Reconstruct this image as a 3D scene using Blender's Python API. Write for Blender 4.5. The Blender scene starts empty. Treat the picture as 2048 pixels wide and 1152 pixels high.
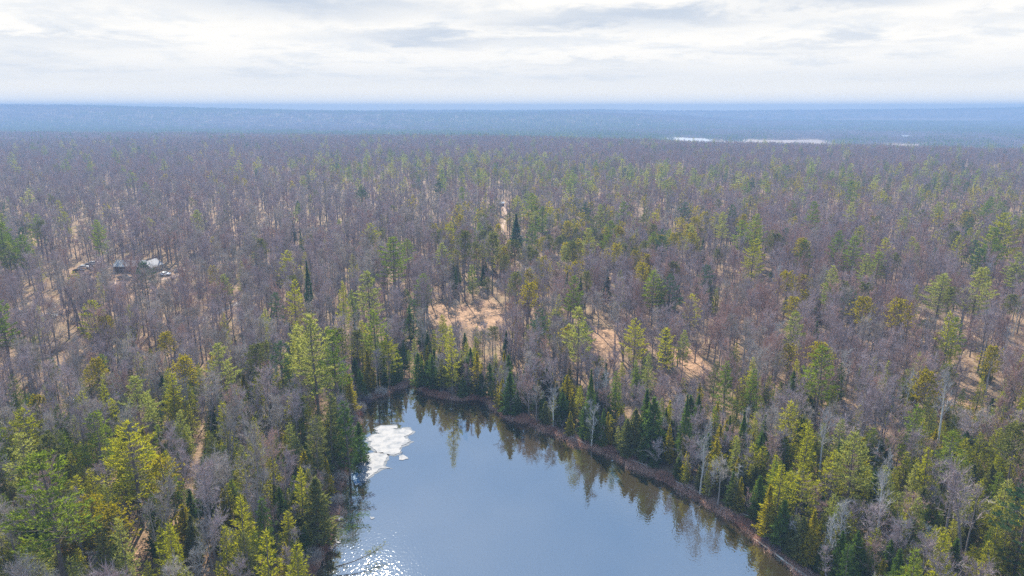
import bpy, bmesh, math, random
import numpy as np
from mathutils import Vector, Matrix

random.seed(11)
rng = np.random.default_rng(11)
C = bpy.context.scene.collection
SC = bpy.context.scene

# ------------------------------------------------------------------ camera, light, exposure
CAM_H = 70.0
FPX = 1366.0                      # focal length in pixels of the 2048 px wide photograph
HOR = 217.0
PITCH = math.atan((576 - HOR) / FPX)
cam = bpy.data.cameras.new('camera'); cam_o = bpy.data.objects.new('camera', cam); C.objects.link(cam_o)
cam.sensor_width = 36.0; cam.lens = 36.0 * FPX / 2048.0
cam.clip_start = 0.5; cam.clip_end = 40000
cam_o.location = (0, 0, CAM_H); cam_o.rotation_euler = (math.pi / 2 - PITCH, 0, 0)
SC.camera = cam_o

SUN_EL, SUN_AZ = math.radians(39.9), math.radians(-13)      # azimuth from +Y towards +X
sun = bpy.data.lights.new('sun', 'SUN'); sun.energy = 5.0; sun.angle = math.radians(0.6); sun.color = (1.0, 0.92, 0.77)
sun_o = bpy.data.objects.new('sun', sun); C.objects.link(sun_o)
sd_ = Vector((math.sin(SUN_AZ) * math.cos(SUN_EL), math.cos(SUN_AZ) * math.cos(SUN_EL), math.sin(SUN_EL)))
sun_o.rotation_euler = sd_.to_track_quat('Z', 'Y').to_euler()
sun_o.location = (0, 0, 300)

SC.view_settings.view_transform = 'Standard'; SC.view_settings.look = 'None'
SC.view_settings.gamma = 1.0; SC.view_settings.use_curve_mapping = False
SC.view_settings.exposure = 1.70
SC.render.engine = 'CYCLES'
SC.cycles.max_bounces = 6; SC.cycles.diffuse_bounces = 3; SC.cycles.glossy_bounces = 3
SC.cycles.transmission_bounces = 3; SC.cycles.volume_bounces = 1; SC.cycles.transparent_max_bounces = 4
SC.cycles.sample_clamp_indirect = 4.0
SC.cycles.use_denoising = False; SC.cycles.denoiser = "OPENIMAGEDENOISE"
SC.render.use_persistent_data = False


def nodes_of(nt):
    return nt.nodes, nt.links


def make_world():
    w = bpy.data.worlds.new('World'); SC.world = w; w.use_nodes = True
    N, L = nodes_of(w.node_tree)
    N.clear()
    out = N.new('ShaderNodeOutputWorld'); bg = N.new('ShaderNodeBackground'); bg.inputs[1].default_value = 0.05
    L.new(bg.outputs[0], out.inputs[0])
    sky = N.new('ShaderNodeTexSky'); sky.sky_type = 'NISHITA'; sky.sun_disc = False
    sky.sun_elevation = SUN_EL; sky.sun_rotation = SUN_AZ; sky.air_density = 1.0; sky.dust_density = 0.6
    tc = N.new('ShaderNodeTexCoord'); sep = N.new('ShaderNodeSeparateXYZ'); L.new(tc.outputs['Generated'], sep.inputs[0])

    def M(op, a, b=None, c=None, clamp=False):
        n = N.new('ShaderNodeMath'); n.operation = op; n.use_clamp = clamp
        for i, v in enumerate((a, b, c)):
            if v is None: continue
            if isinstance(v, (int, float)): n.inputs[i].default_value = v
            else: L.new(v, n.inputs[i])
        return n.outputs[0]

    def smooth(v, a, b):
        n = N.new('ShaderNodeMapRange'); n.interpolation_type = 'SMOOTHSTEP'
        L.new(v, n.inputs[0]); n.inputs[1].default_value = a; n.inputs[2].default_value = b
        return n.outputs[0]

    def mixc(f, a, b):
        n = N.new('ShaderNodeMix'); n.data_type = 'RGBA'
        if isinstance(f, (int, float)): n.inputs[0].default_value = f
        else: L.new(f, n.inputs[0])
        for i, v in ((6, a), (7, b)):
            if isinstance(v, tuple): n.inputs[i].default_value = (*v, 1)
            else: L.new(v, n.inputs[i])
        return n.outputs[2]
    x, y, z = sep.outputs
    zz = M('ADD', M('MAXIMUM', z, 0.0), 0.11)
    u = M('DIVIDE', x, zz); v = M('DIVIDE', y, zz)
    comb = N.new('ShaderNodeCombineXYZ'); L.new(u, comb.inputs[0]); L.new(v, comb.inputs[1]); comb.inputs[2].default_value = 3.7

    def noise(scale, detail, rough, dist=0.0, off=(0, 0, 0)):
        m = N.new('ShaderNodeMapping'); L.new(comb.outputs[0], m.inputs[0]); m.inputs['Location'].default_value = off
        n = N.new('ShaderNodeTexNoise'); L.new(m.outputs[0], n.inputs['Vector'])
        n.inputs['Scale'].default_value = scale; n.inputs['Detail'].default_value = detail
        n.inputs['Roughness'].default_value = rough; n.inputs['Distortion'].default_value = dist
        return n.outputs['Fac']
    n1 = noise(0.4, 7, 0.6, 0.25, (3.1, 0.4, 0))
    n2 = noise(1.7, 7, 0.64, 0.25, (0, 7, 0))
    # the long grey undersides: banks of cloud at their own bearings (azimuth / elevation in radians)
    az = M('ARCTAN2', x, y); el = M('ARCSINE', z)
    bank = None
    for (a0, e0, sa, se, k) in ((-0.29, 0.138, .21, .022, 1.0), (-0.12, 0.092, .13, .011, .9), (0.17, 0.118, .21, .014, 1.0), (0.46, 0.138, .15, .015, .9),
                                (0.40, 0.078, .10, .007, .5), (-0.62, 0.075, .13, .007, .4), (0.62, 0.10, .12, .008, .35), (0.12, 0.062, .12, .006, .4),
                                (-1.2, 0.12, .2, .02, .7), (1.1, 0.11, .2, .02, .7)):
        dn = M('MULTIPLY', M('SUBTRACT', n2, 0.5), 0.075)
        dx = M('DIVIDE', M('SUBTRACT', M('ADD', az, M('MULTIPLY', dn, 5.0)), a0), sa)
        dy = M('DIVIDE', M('SUBTRACT', M('ADD', el, dn), e0), se)
        r = M('ADD', M('MULTIPLY', dx, dx), M('MULTIPLY', dy, dy))
        g = M('MULTIPLY', M('EXPONENT', M('MULTIPLY', r, -1.0)), k)
        bank = g if bank is None else M('MAXIMUM', bank, g)
    grey = M('ADD', M('MULTIPLY', smooth(n1, 0.54, 0.70), 0.36), bank, clamp=True)
    white = smooth(n2, 0.33, 0.54)
    lit = mixc(white, (7.2, 7.55, 8.0), (8.9, 8.85, 8.65))
    cl = mixc(M('MULTIPLY', grey, 1.0), lit, (5.1, 5.8, 6.9))
    low = smooth(z, 0.085, 0.0)
    cl = mixc(M('MULTIPLY', low, 0.9), cl, (6.5, 6.9, 7.4))
    cl = mixc(smooth(z, 0.045, 0.014), cl, (9.9, 9.5, 8.5))
    cl = mixc(smooth(z, 0.018, 0.004), cl, (12.2, 11.5, 9.6))
    gap = M('MULTIPLY', smooth(noise(0.55, 5, 0.55, 0.4, (1.5, 2.2, 0)), 0.42, 0.56), smooth(z, 0.18, 0.34))
    blue = mixc(0.25, sky.outputs[0], (3.2, 4.8, 7.6))
    col = mixc(M('MULTIPLY', gap, 0.85), cl, blue)
    hi = mixc(M('MULTIPLY', smooth(z, 0.19, 0.42), 0.6), col, (3.6, 8.3, 16.5))
    dim = N.new('ShaderNodeMix'); dim.data_type = 'RGBA'; dim.blend_type = 'MULTIPLY'; dim.inputs[0].default_value = 1.0; L.new(hi, dim.inputs[6]); dim.inputs[7].default_value = (0.79, 0.765, 0.725, 1)
    L.new(dim.outputs[2], bg.inputs[0])
make_world()


# ------------------------------------------------------------------ where things stand
def G(px, py, z=0.0):
    """point of the plane z that the photograph's pixel (px, py) looks at"""
    dx, dz, dy = px - 1024.0, 576.0 - py, FPX
    c, s = math.cos(PITCH), math.sin(PITCH)
    fy = dy * c + dz * s; fz = -dy * s + dz * c
    t = (z - CAM_H) / fz
    return (dx * t, fy * t)


def project(x, y, z):
    x = np.asarray(x, float); y = np.asarray(y, float); z = np.asarray(z, float) - CAM_H
    c, s = math.cos(PITCH), math.sin(PITCH)
    dep = y * c - z * s; up = y * s + z * c
    dep = np.where(dep > 1, dep, 1)
    return 1024 + FPX * x / dep, 576 - FPX * up / dep, y * c - z * s


POND_PX = [(600, 1300), (622, 1200), (632, 1151), (650, 1110), (664, 1080), (676, 1040), (684, 1005), (684, 975), (690, 945), (704, 915),
           (716, 880), (720, 850), (724, 822), (740, 800), (765, 795), (790, 782), (808, 776), (814, 768), (824, 770), (836, 780), (865, 795),
           (900, 800), (925, 803), (948, 800), (970, 806), (1000, 832), (1024, 843), (1061, 849), (1085, 864), (1110, 868), (1144, 889), (1185, 903), (1230, 914),
           (1256, 934), (1301, 952), (1346, 975), (1384, 998), (1429, 1026), (1474, 1043), (1511, 1081), (1560, 1118), (1604, 1153),
           (1690, 1230), (1830, 1400), (1990, 1700)]
POND = np.array([G(*p) for p in POND_PX] + [(70, 15), (60, -25), (10, -40), (-30, -20), (-42, 20), (-42, 50)])


def sdist(x, y):
    """signed distance to the shoreline, positive on land"""
    x = np.atleast_1d(np.asarray(x, float)); y = np.atleast_1d(np.asarray(y, float))
    best = np.full(x.shape, 1e18); inside = np.zeros(x.shape, bool)
    n = len(POND)
    for i in range(n):
        ax, ay = POND[i]; bx, by = POND[(i + 1) % n]
        ex, ey = bx - ax, by - ay
        t = np.clip(((x - ax) * ex + (y - ay) * ey) / (ex * ex + ey * ey), 0, 1)
        best = np.minimum(best, (x - ax - t * ex) ** 2 + (y - ay - t * ey) ** 2)
        cond = (ay > y) != (by > y)
        xi = ax + (y - ay) * ex / (ey if abs(ey) > 1e-9 else 1e-9)
        inside ^= cond & (x < xi)
    d = np.sqrt(best)
    return np.where(inside, -d, d)


def sstep(v, a, b):
    t = np.clip((v - a) / (b - a), 0, 1); return t * t * (3 - 2 * t)


EDGE_T = ([-600, 0, 1000, 1400, 2048, 2600], [1690, 1640, 1392, 1118, 889, 840])
R1_T = ([-600, 0, 120, 250, 600, 900, 1050, 1130, 1230, 1380, 1500, 2600], [209.5, 210.5, 210.5, 213.5, 221, 225, 225, 223, 226, 232, 240, 246])
R2_T = ([-600, 300, 700, 850, 1000, 1200, 1350, 1500, 1700, 1850, 2048, 2600], [219, 220, 221.5, 220, 221, 219.5, 221.5, 221.5, 219.5, 218.5, 215.5, 214])


def azpx(x, y):
    return np.clip(1024 + FPX * x / (np.maximum(y, 1.0) * math.cos(PITCH)), -600, 2600)


def terrain(x, y):
    x = np.atleast_1d(np.asarray(x, float)); y = np.atleast_1d(np.asarray(y, float))
    r = np.hypot(x, y); d = np.where(y > 0, np.maximum(y, r * 0.55), r * 0.3)
    p = azpx(x, y)
    e = np.interp(p, *EDGE_T)
    base = -24 * sstep(d, e, e + 460) - 4 * sstep(d, 2200, 3400) + 26 * sstep(d, 4900, 5600) - 60 * sstep(d, 5600, 6300)
    c1 = CAM_H - (np.interp(p, *R1_T) - HOR) * 4200 / FPX - 11
    c2 = CAM_H - (np.interp(p, *R2_T) - HOR) * 5500 / FPX - 10
    und = 1.5 * np.sin(x / 410 + 1) * np.cos(y / 530) + 2.0 * np.sin((x + y) / 900)
    far = sstep(d, 2800, 4000)
    z = base + (c1 - base) * np.exp(-((d - 4200) / 620) ** 2) * (c1 > base)
    z = np.where(d > 4200, np.maximum(z, -28 + (c2 + 28) * np.exp(-((d - 5500) / 520) ** 2)), z)
    z = z + und * sstep(d, 500, 1600) * (1 - far)
    s = sdist(x, y)
    loc = 0.9 * np.sin(x / 23 + 0.7) * np.cos(y / 31) + 0.5 * np.sin(x / 9.3 + y / 12.1) + 0.25 * np.sin(x / 3.7) * np.sin(y / 4.3)
    land = 0.18 + np.clip(s, 0, 8) * 0.055 + (loc + 1.6) * 0.8 * sstep(s, 4, 50)
    water = np.maximum(-2.2, s * 0.35) + 0.05
    near = np.where(s > 0, land, water)
    return z + near


def tz(x, y): return float(terrain(x, y)[0])


# ------------------------------------------------------------------ materials
def newmat(name):
    m = bpy.data.materials.new(name); m.use_nodes = True
    N, L = nodes_of(m.node_tree); N.clear()
    return m, N, L


def ramp(N, L, fac, stops):
    r = N.new('ShaderNodeValToRGB')
    el = r.color_ramp.elements
    el[0].position = stops[0][0]; el[0].color = (*stops[0][1], 1)
    el[1].position = stops[-1][0]; el[1].color = (*stops[-1][1], 1)
    for p, c in stops[1:-1]:
        e = el.new(p); e.color = (*c, 1)
    L.new(fac, r.inputs[0]); return r.outputs[0]


def plant_mat(name, a, b, trans=0.0, rough=0.8, patch=None):
    """two tones mixed by a random value of each plant, a broad world-space drift and a fine noise"""
    m, N, L = newmat(name)
    out = N.new('ShaderNodeOutputMaterial')
    oi = N.new('ShaderNodeObjectInfo'); geo = N.new('ShaderNodeNewGeometry')
    nz = N.new('ShaderNodeTexNoise'); L.new(geo.outputs['Position'], nz.inputs['Vector']); nz.inputs['Scale'].default_value = 0.9; nz.inputs['Detail'].default_value = 2
    add = N.new('ShaderNodeMath'); add.operation = 'MULTIPLY_ADD'; L.new(oi.outputs['Random'], add.inputs[0]); add.inputs[1].default_value = 0.75; 
    m2 = N.new('ShaderNodeMath'); m2.operation = 'MULTIPLY_ADD'; L.new(nz.outputs['Fac'], m2.inputs[0]); m2.inputs[1].default_value = 1.1; m2.inputs[2].default_value = -0.42
    L.new(m2.outputs[0], add.inputs[2])
    col = ramp(N, L, add.outputs[0], [(0.0, a), (1.0, b)])
    d = N.new('ShaderNodeBsdfDiffuse'); L.new(col, d.inputs[0]); d.inputs[1].default_value = rough
    last = d.outputs[0]
    if trans > 0:
        t = N.new('ShaderNodeBsdfTranslucent')
        hs = N.new('ShaderNodeHueSaturation'); hs.inputs['Saturation'].default_value = 1.15; hs.inputs['Value'].default_value = 1.5; L.new(col, hs.inputs['Color'])
        L.new(hs.outputs[0], t.inputs[0])
        mx = N.new('ShaderNodeMixShader'); mx.inputs[0].default_value = trans
        L.new(last, mx.inputs[1]); L.new(t.outputs[0], mx.inputs[2]); last = mx.outputs[0]
    L.new(last, out.inputs[0])
    return m


def flat_mat(name, a, b=None, scale=3.0, rough=0.7, metal=0.0, bump=0.0, spec=0.4, coat=0.0):
    m, N, L = newmat(name)
    out = N.new('ShaderNodeOutputMaterial'); p = N.new('ShaderNodeBsdfPrincipled'); L.new(p.outputs[0], out.inputs[0])
    tc = N.new('ShaderNodeTexCoord'); nz = N.new('ShaderNodeTexNoise'); L.new(tc.outputs['Object'], nz.inputs['Vector'])
    nz.inputs['Scale'].default_value = scale; nz.inputs['Detail'].default_value = 5
    L.new(ramp(N, L, nz.outputs['Fac'], [(0.3, a), (0.7, b or tuple(v * 0.8 for v in a))]), p.inputs['Base Color'])
    p.inputs['Roughness'].default_value = rough; p.inputs['Metallic'].default_value = metal
    p.inputs['Specular IOR Level'].default_value = spec; p.inputs['Coat Weight'].default_value = coat
    if bump:
        bn = N.new('ShaderNodeBump'); bn.inputs['Strength'].default_value = bump; L.new(nz.outputs['Fac'], bn.inputs['Height']); L.new(bn.outputs[0], p.inputs['Normal'])
    return m


MT = {}
MT['bark'] = plant_mat('grey_brown_bark', (0.16, 0.135, 0.125), (0.28, 0.245, 0.225))
MT['pine_bark'] = plant_mat('pine_bark', (0.12, 0.095, 0.08), (0.20, 0.165, 0.14))
MT['pale_bark'] = plant_mat('pale_bark', (0.36, 0.34, 0.31), (0.52, 0.50, 0.46))
MT['twig_grey'] = plant_mat('grey_brown_twigs', (0.31, 0.265, 0.225), (0.49, 0.43, 0.37))
MT['twig_purple'] = plant_mat('purplish_twigs', (0.30, 0.235, 0.235), (0.465, 0.38, 0.37))
MT['twig_red'] = plant_mat('reddish_twigs', (0.33, 0.215, 0.18), (0.50, 0.35, 0.29))
MT['twig_pale'] = plant_mat('pale_grey_twigs', (0.30, 0.28, 0.27), (0.42, 0.40, 0.385))
MT['needle_green'] = plant_mat('green_needles', (0.085, 0.125, 0.024), (0.165, 0.20, 0.036), 0.45)
MT['needle_dark'] = plant_mat('dark_green_needles', (0.05, 0.085, 0.022), (0.095, 0.14, 0.032), 0.34)
MT['needle_yellow'] = plant_mat('yellow_green_needles', (0.165, 0.175, 0.025), (0.28, 0.27, 0.042), 0.5)
MT['needle_gold'] = plant_mat('golden_olive_needles', (0.19, 0.16, 0.02), (0.28, 0.24, 0.03), 0.42)
MT['needle_olive'] = plant_mat('olive_needles', (0.085, 0.095, 0.032), (0.15, 0.155, 0.05), 0.35)
MT['needle_pale'] = plant_mat('pale_green_needles', (0.15, 0.175, 0.05), (0.26, 0.265, 0.08), 0.46)
MT['needle_blue'] = plant_mat('blue_green_needles', (0.035, 0.07, 0.035), (0.07, 0.115, 0.05), 0.3)
MT['dead_grass'] = plant_mat('dead_grass_blades', (0.32, 0.18, 0.13), (0.52, 0.34, 0.25), 0.2)
MT['bush_red'] = plant_mat('russet_bush_twigs', (0.19, 0.08, 0.055), (0.37, 0.185, 0.125))
MT['bush_dark'] = plant_mat('dark_bush_twigs', (0.10, 0.075, 0.085), (0.19, 0.145, 0.15))


# ------------------------------------------------------------------ mesh helpers
class Geo:
    def __init__(s): s.v = []; s.f3 = []; s.f4 = []; s.n = 0; s.m3 = []; s.m4 = []

    def tris(s, V, mat=0):           # V (n,3,3)
        V = np.asarray(V, float)
        if not len(V): return
        n = len(V); s.v.append(V.reshape(-1, 3)); s.f3.append(np.arange(n * 3).reshape(n, 3) + s.n); s.m3.append(np.full(n, mat)); s.n += n * 3

    def quads(s, V, F, mat=0):
        V = np.asarray(V, float); F = np.asarray(F, int)
        s.v.append(V); s.f4.append(F + s.n); s.m4.append(np.full(len(F), mat)); s.n += len(V)

    def tube(s, P, R, sides=5, mat=0):
        P = np.asarray(P, float); R = np.asarray(R, float); n = len(P)
        T = np.gradient(P, axis=0); T /= np.linalg.norm(T, axis=1)[:, None] + 1e-9
        up = np.array([0.31, 0.2, 1.0]) if abs(T[0][2]) < 0.8 else np.array([1.0, 0.1, 0.2])
        A = np.cross(T, up); A /= np.linalg.norm(A, axis=1)[:, None] + 1e-9
        B = np.cross(T, A)
        a = np.arange(sides) * 2 * math.pi / sides
        V = P[:, None, :] + R[:, None, None] * (np.cos(a)[None, :, None] * A[:, None, :] + np.sin(a)[None, :, None] * B[:, None, :])
        F = []
        for i in range(n - 1):
            for k in range(sides):
                k2 = (k + 1) % sides
                F.append((i * sides + k, i * sides + k2, (i + 1) * sides + k2, (i + 1) * sides + k))
        s.quads(V.reshape(-1, 3), F, mat)

    def mesh(s, name, mats):
        me = bpy.data.meshes.new(name)
        V = np.concatenate(s.v) if s.v else np.zeros((0, 3))
        f3 = np.concatenate(s.f3) if s.f3 else np.zeros((0, 3), int)
        f4 = np.concatenate(s.f4) if s.f4 else np.zeros((0, 4), int)
        me.vertices.add(len(V)); me.vertices.foreach_set('co', V.ravel().astype(np.float32))
        idx = np.concatenate([f3.ravel(), f4.ravel()]).astype(np.int32)
        me.loops.add(len(idx)); me.loops.foreach_set('vertex_index', idx)
        st = np.concatenate([np.arange(len(f3)) * 3, len(f3) * 3 + np.arange(len(f4)) * 4]).astype(np.int32)
        me.polygons.add(len(st)); me.polygons.foreach_set('loop_start', st)
        mi = np.concatenate(([*s.m3] or [np.zeros(0, int)]) + ([*s.m4] or [])).astype(np.int32) if (s.m3 or s.m4) else np.zeros(0, np.int32)
        me.polygons.foreach_set('material_index', mi)
        for m in mats: me.materials.append(m)
        me.update(calc_edges=True); me.validate()
        return me


def unit(v):
    v = np.asarray(v, float); return v / (np.linalg.norm(v, axis=-1, keepdims=True) + 1e-9)


def slivers(c, d, L, W, r):
    """thin triangles from base points c along d"""
    n = len(c); q = unit(np.cross(d, r.normal(size=(n, 3))))
    L = np.broadcast_to(np.asarray(L, float), (n,))[:, None]; W = np.broadcast_to(np.asarray(W, float), (n,))[:, None]
    return np.stack([c - q * W / 2, c + q * W / 2, c + d * L], axis=1)


# ------------------------------------------------------------------ trees: every builder returns (trunk Geo, crown Geo)
def hardwood(seed, H, spread=0.23, first=0.42, ntw=1100, tw=0.05, lean=0.03, stems=1, lod=False):
    r = np.random.default_rng(seed); T = Geo(); K = Geo()
    limbs = []
    for s in range(stems):
        a = r.uniform(0, 2 * math.pi); ln = lean if stems == 1 else 0.13 + r.uniform(0, 0.08)
        off = np.array([math.cos(a), math.sin(a), 0]) * (0 if stems == 1 else 0.35)
        hh = H * (1 if s == 0 else r.uniform(0.8, 0.97))
        t = np.linspace(0, 1, 5 if lod else 9)
        P = np.stack([off[0] + math.cos(a) * ln * hh * t ** 1.3 + 0.012 * H * np.sin(t * 7 + r.uniform(0, 6)) * t,
                      off[1] + math.sin(a) * ln * hh * t ** 1.3 + 0.012 * H * np.cos(t * 6 + r.uniform(0, 6)) * t, hh * t * 0.96], axis=1)
        rad = (0.0105 * hh + 0.035) * (1 - t) ** 0.8 + 0.03; rad[0] *= 1.25
        if stems > 1: rad *= 0.75
        if lod: rad *= 1.05
        T.tube(P, rad, 4 if lod else 6)
        nl = (7 if lod else 12) if stems == 1 else (5 if lod else 7)
        for i in range(nl):
            f = first + (0.93 - first) * (i + r.uniform(0, 0.8)) / nl
            k = f * (len(t) - 1); k0 = min(int(k), len(t) - 2); b = P[k0] * (1 - (k - k0)) + P[k0 + 1] * (k - k0)
            an = a + i * 2.4 + r.uniform(-.5, .5); up = r.uniform(1.0, 2.1) + f * 0.5
            d0 = unit(np.array([math.cos(an), math.sin(an), up]))
            L = H * spread * r.uniform(0.75, 1.35) * (1.25 - 0.65 * f)
            if stems > 1: L *= 0.8
            limbs.append((b, d0, L, rad[k0] * 0.5 * (0.6 + 0.4 * (1 - f))))
        limbs.append((P[-2], unit(P[-1] - P[-2]), H * 0.1, 0.04))
    cb, cd = [], []
    for (b, d0, L, rr) in limbs:
        t = np.linspace(0, 1, 3 if lod else 5)
        bend = r.normal(size=3) * 0.14 * L; bend[2] = abs(bend[2]) + 0.12 * L
        P = b + d0 * L * t[:, None] + bend * (t ** 2)[:, None]
        K.tube(P, np.maximum(rr * (1 - t) ** 0.9, 0.02) * (1.5 if lod else 1), 3 if lod else 4, 0)
        nb = 3 if lod else 7
        for j in range(nb):
            f = r.uniform(0.25, 1.0); k = f * (len(t) - 1); k0 = min(int(k), len(t) - 2)
            q = P[k0] * (1 - (k - k0)) + P[k0 + 1] * (k - k0)
            dd = unit(d0 + r.normal(size=3) * 0.62 + np.array([0, 0, 0.25]))
            LL = L * r.uniform(0.3, 0.6)
            Q = np.stack([q, q + dd * LL * 0.5 + r.normal(size=3) * 0.05 * LL, q + dd * LL + np.array([0, 0, 0.1 * LL])])
            if not lod: K.tube(Q, [max(rr * 0.38, 0.02), 0.02, 0.01], 3, 0)
            m = 26
            u = r.uniform(0.1, 1.1, m); cb.append(q + dd * LL * u[:, None]); cd.append(unit(dd + r.normal(size=(m, 3)) * 0.62 + np.array([0, 0, 0.42])))
        m = 14; u = r.uniform(0.3, 1, m); cb.append(P[0] + (P[-1] - P[0]) * u[:, None]); cd.append(unit(d0 + r.normal(size=(m, 3)) * 0.6))
    cb = np.concatenate(cb); cd = np.concatenate(cd)
    pick = r.permutation(len(cb))[:ntw]
    K.tris(slivers(cb[pick], cd[pick], r.uniform(0.6, 1.6, len(pick)) * H / 18, tw * (2.1 if lod else 1.15) * r.uniform(0.6, 1.4, len(pick)), r), 1)
    return T, K


def tufts(K, c, d, size, w, r, n=3, mat=1):
    for _ in range(n):
        dd = unit(d + r.normal(size=d.shape) * 0.45)
        K.tris(slivers(c, dd, size * r.uniform(0.7, 1.25, len(c)), w * r.uniform(0.7, 1.3, len(c)), r), mat)


def white_pine(seed, H, R=0.18, first=0.28, gap=0.1, lod=False, dens=1.0, whorl=None):
    r = np.random.default_rng(seed); T = Geo(); K = Geo()
    t = np.linspace(0, 1, 5 if lod else 10); ph = r.uniform(0, 6)
    P = np.stack([0.012 * H * np.sin(t * 5 + ph) * t, 0.012 * H * np.cos(t * 4 + ph) * t, H * t], axis=1)
    T.tube(P, (0.011 * H + 0.05) * (1 - t) ** 0.85 + 0.02, 4 if lod else 7)
    nw = whorl or (10 if lod else 15)
    for i in range(nw):
        f = first + (0.985 - first) * ((i + 0.5) / nw) ** 0.92
        prof = math.sin(min(1, (1 - f) / (1 - first) * 1.25) * math.pi / 2) ** 0.85
        low = 1 - 0.35 * max(0, (first + 0.16 - f) / 0.16)
        nb = int(r.integers(3, 6))
        if r.uniform() < gap and not lod: nb = 2
        a0 = r.uniform(0, 6.28)
        for j in range(nb):
            a = a0 + j * 6.283 / nb + r.uniform(-.35, .35)
            L = H * R * prof * low * r.uniform(0.62, 1.3) + 0.35
            b = np.array([np.interp(f, t, P[:, 0]), np.interp(f, t, P[:, 1]), f * H + r.uniform(-.3, .3)])
            rise = r.uniform(0.02, 0.22) + 0.55 * f ** 3
            d0 = unit(np.array([math.cos(a), math.sin(a), rise]))
            s = np.linspace(0, 1, 4)
            Q = b + d0 * L * s[:, None] + np.array([0, 0, 1.0]) * (0.10 * L * s ** 2.2)[:, None] - np.array([0, 0, 1.0]) * (0.07 * L * np.sin(s * 3.1))[:, None]
            K.tube(Q, 0.012 * L * (1.15 - s) + 0.012, 3, 0)
            n = max(3, int(L * (3 if lod else 8.5) * dens))
            u = 0.22 + 0.82 * r.uniform(0, 1, n) ** 0.75
            side = np.array([-math.sin(a), math.cos(a), 0.0])
            lat = (r.uniform(-1, 1, n)) * 0.36 * L * np.sin(np.clip(u, 0, 1) * 2.6 + 0.35)
            c = b + d0 * L * u[:, None] + side * lat[:, None] + np.array([0, 0, 1.0]) * (0.10 * L * u ** 2.2 + r.normal(0, 0.035, n) * (0.6 + 0.1 * L) + 0.05 * np.abs(lat))[:, None]
            dd = unit(d0 * 0.75 + side * np.sign(lat)[:, None] * 0.45 + np.array([0, 0, 0.42]) + r.normal(size=(n, 3)) * 0.15)
            tufts(K, c, dd, (0.8 if lod else 0.5) * (0.75 + H / 60), (0.3 if lod else 0.12) * (0.8 + H / 80), r, 2 if lod else 4)
    tufts(K, P[-1][None] - [0, 0, .5] + r.normal(size=(8, 3)) * 0.2, np.tile([0, 0, 1.0], (8, 1)), 0.8, 0.16, r, 2)
    return T, K


def red_pine(seed, H, first=0.55, R=0.15, lod=False):
    r = np.random.default_rng(seed); T = Geo(); K = Geo()
    t = np.linspace(0, 1, 5 if lod else 8); ph = r.uniform(0, 6)
    P = np.stack([0.02 * H * np.sin(t * 3 + ph) * t, 0.02 * H * np.cos(t * 3 + ph) * t, H * t * 0.96], axis=1)
    T.tube(P, (0.0095 * H + 0.05) * (1 - 0.85 * t), 4 if lod else 6)
    nb = 16 if lod else 32
    for i in range(nb):
        f = first + (0.95 - first) * (i + r.uniform(0, 1)) / nb
        x = (f - first) / (0.95 - first)
        L = H * R * (0.55 + 0.65 * math.sin(min(1, x * 0.9 + 0.25) * math.pi)) * r.uniform(0.6, 1.25)
        a = i * 2.4 + r.uniform(-.4, .4)
        b = np.array([np.interp(f, t, P[:, 0]), np.interp(f, t, P[:, 1]), f * H * 0.96])
        d0 = unit(np.array([math.cos(a), math.sin(a), 0.15 + 0.9 * x]))
        s = np.linspace(0, 1, 3); Q = b + d0 * L * s[:, None] + np.array([0, 0, 0.12 * L]) * (s ** 2)[:, None]
        K.tube(Q, 0.02 * L * (1.1 - s) + 0.012, 3, 0)
        m = 7 if lod else 15
        c = b + d0 * L * r.uniform(0.45, 1.08, m)[:, None] + r.normal(size=(m, 3)) * 0.16 * L
        tufts(K, c, unit(d0 + np.array([0, 0, .5]) + r.normal(size=(m, 3)) * 0.5), 0.7 if lod else 0.5, 0.34 if lod else 0.2, r, 3 if lod else 5)
    return T, K


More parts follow.
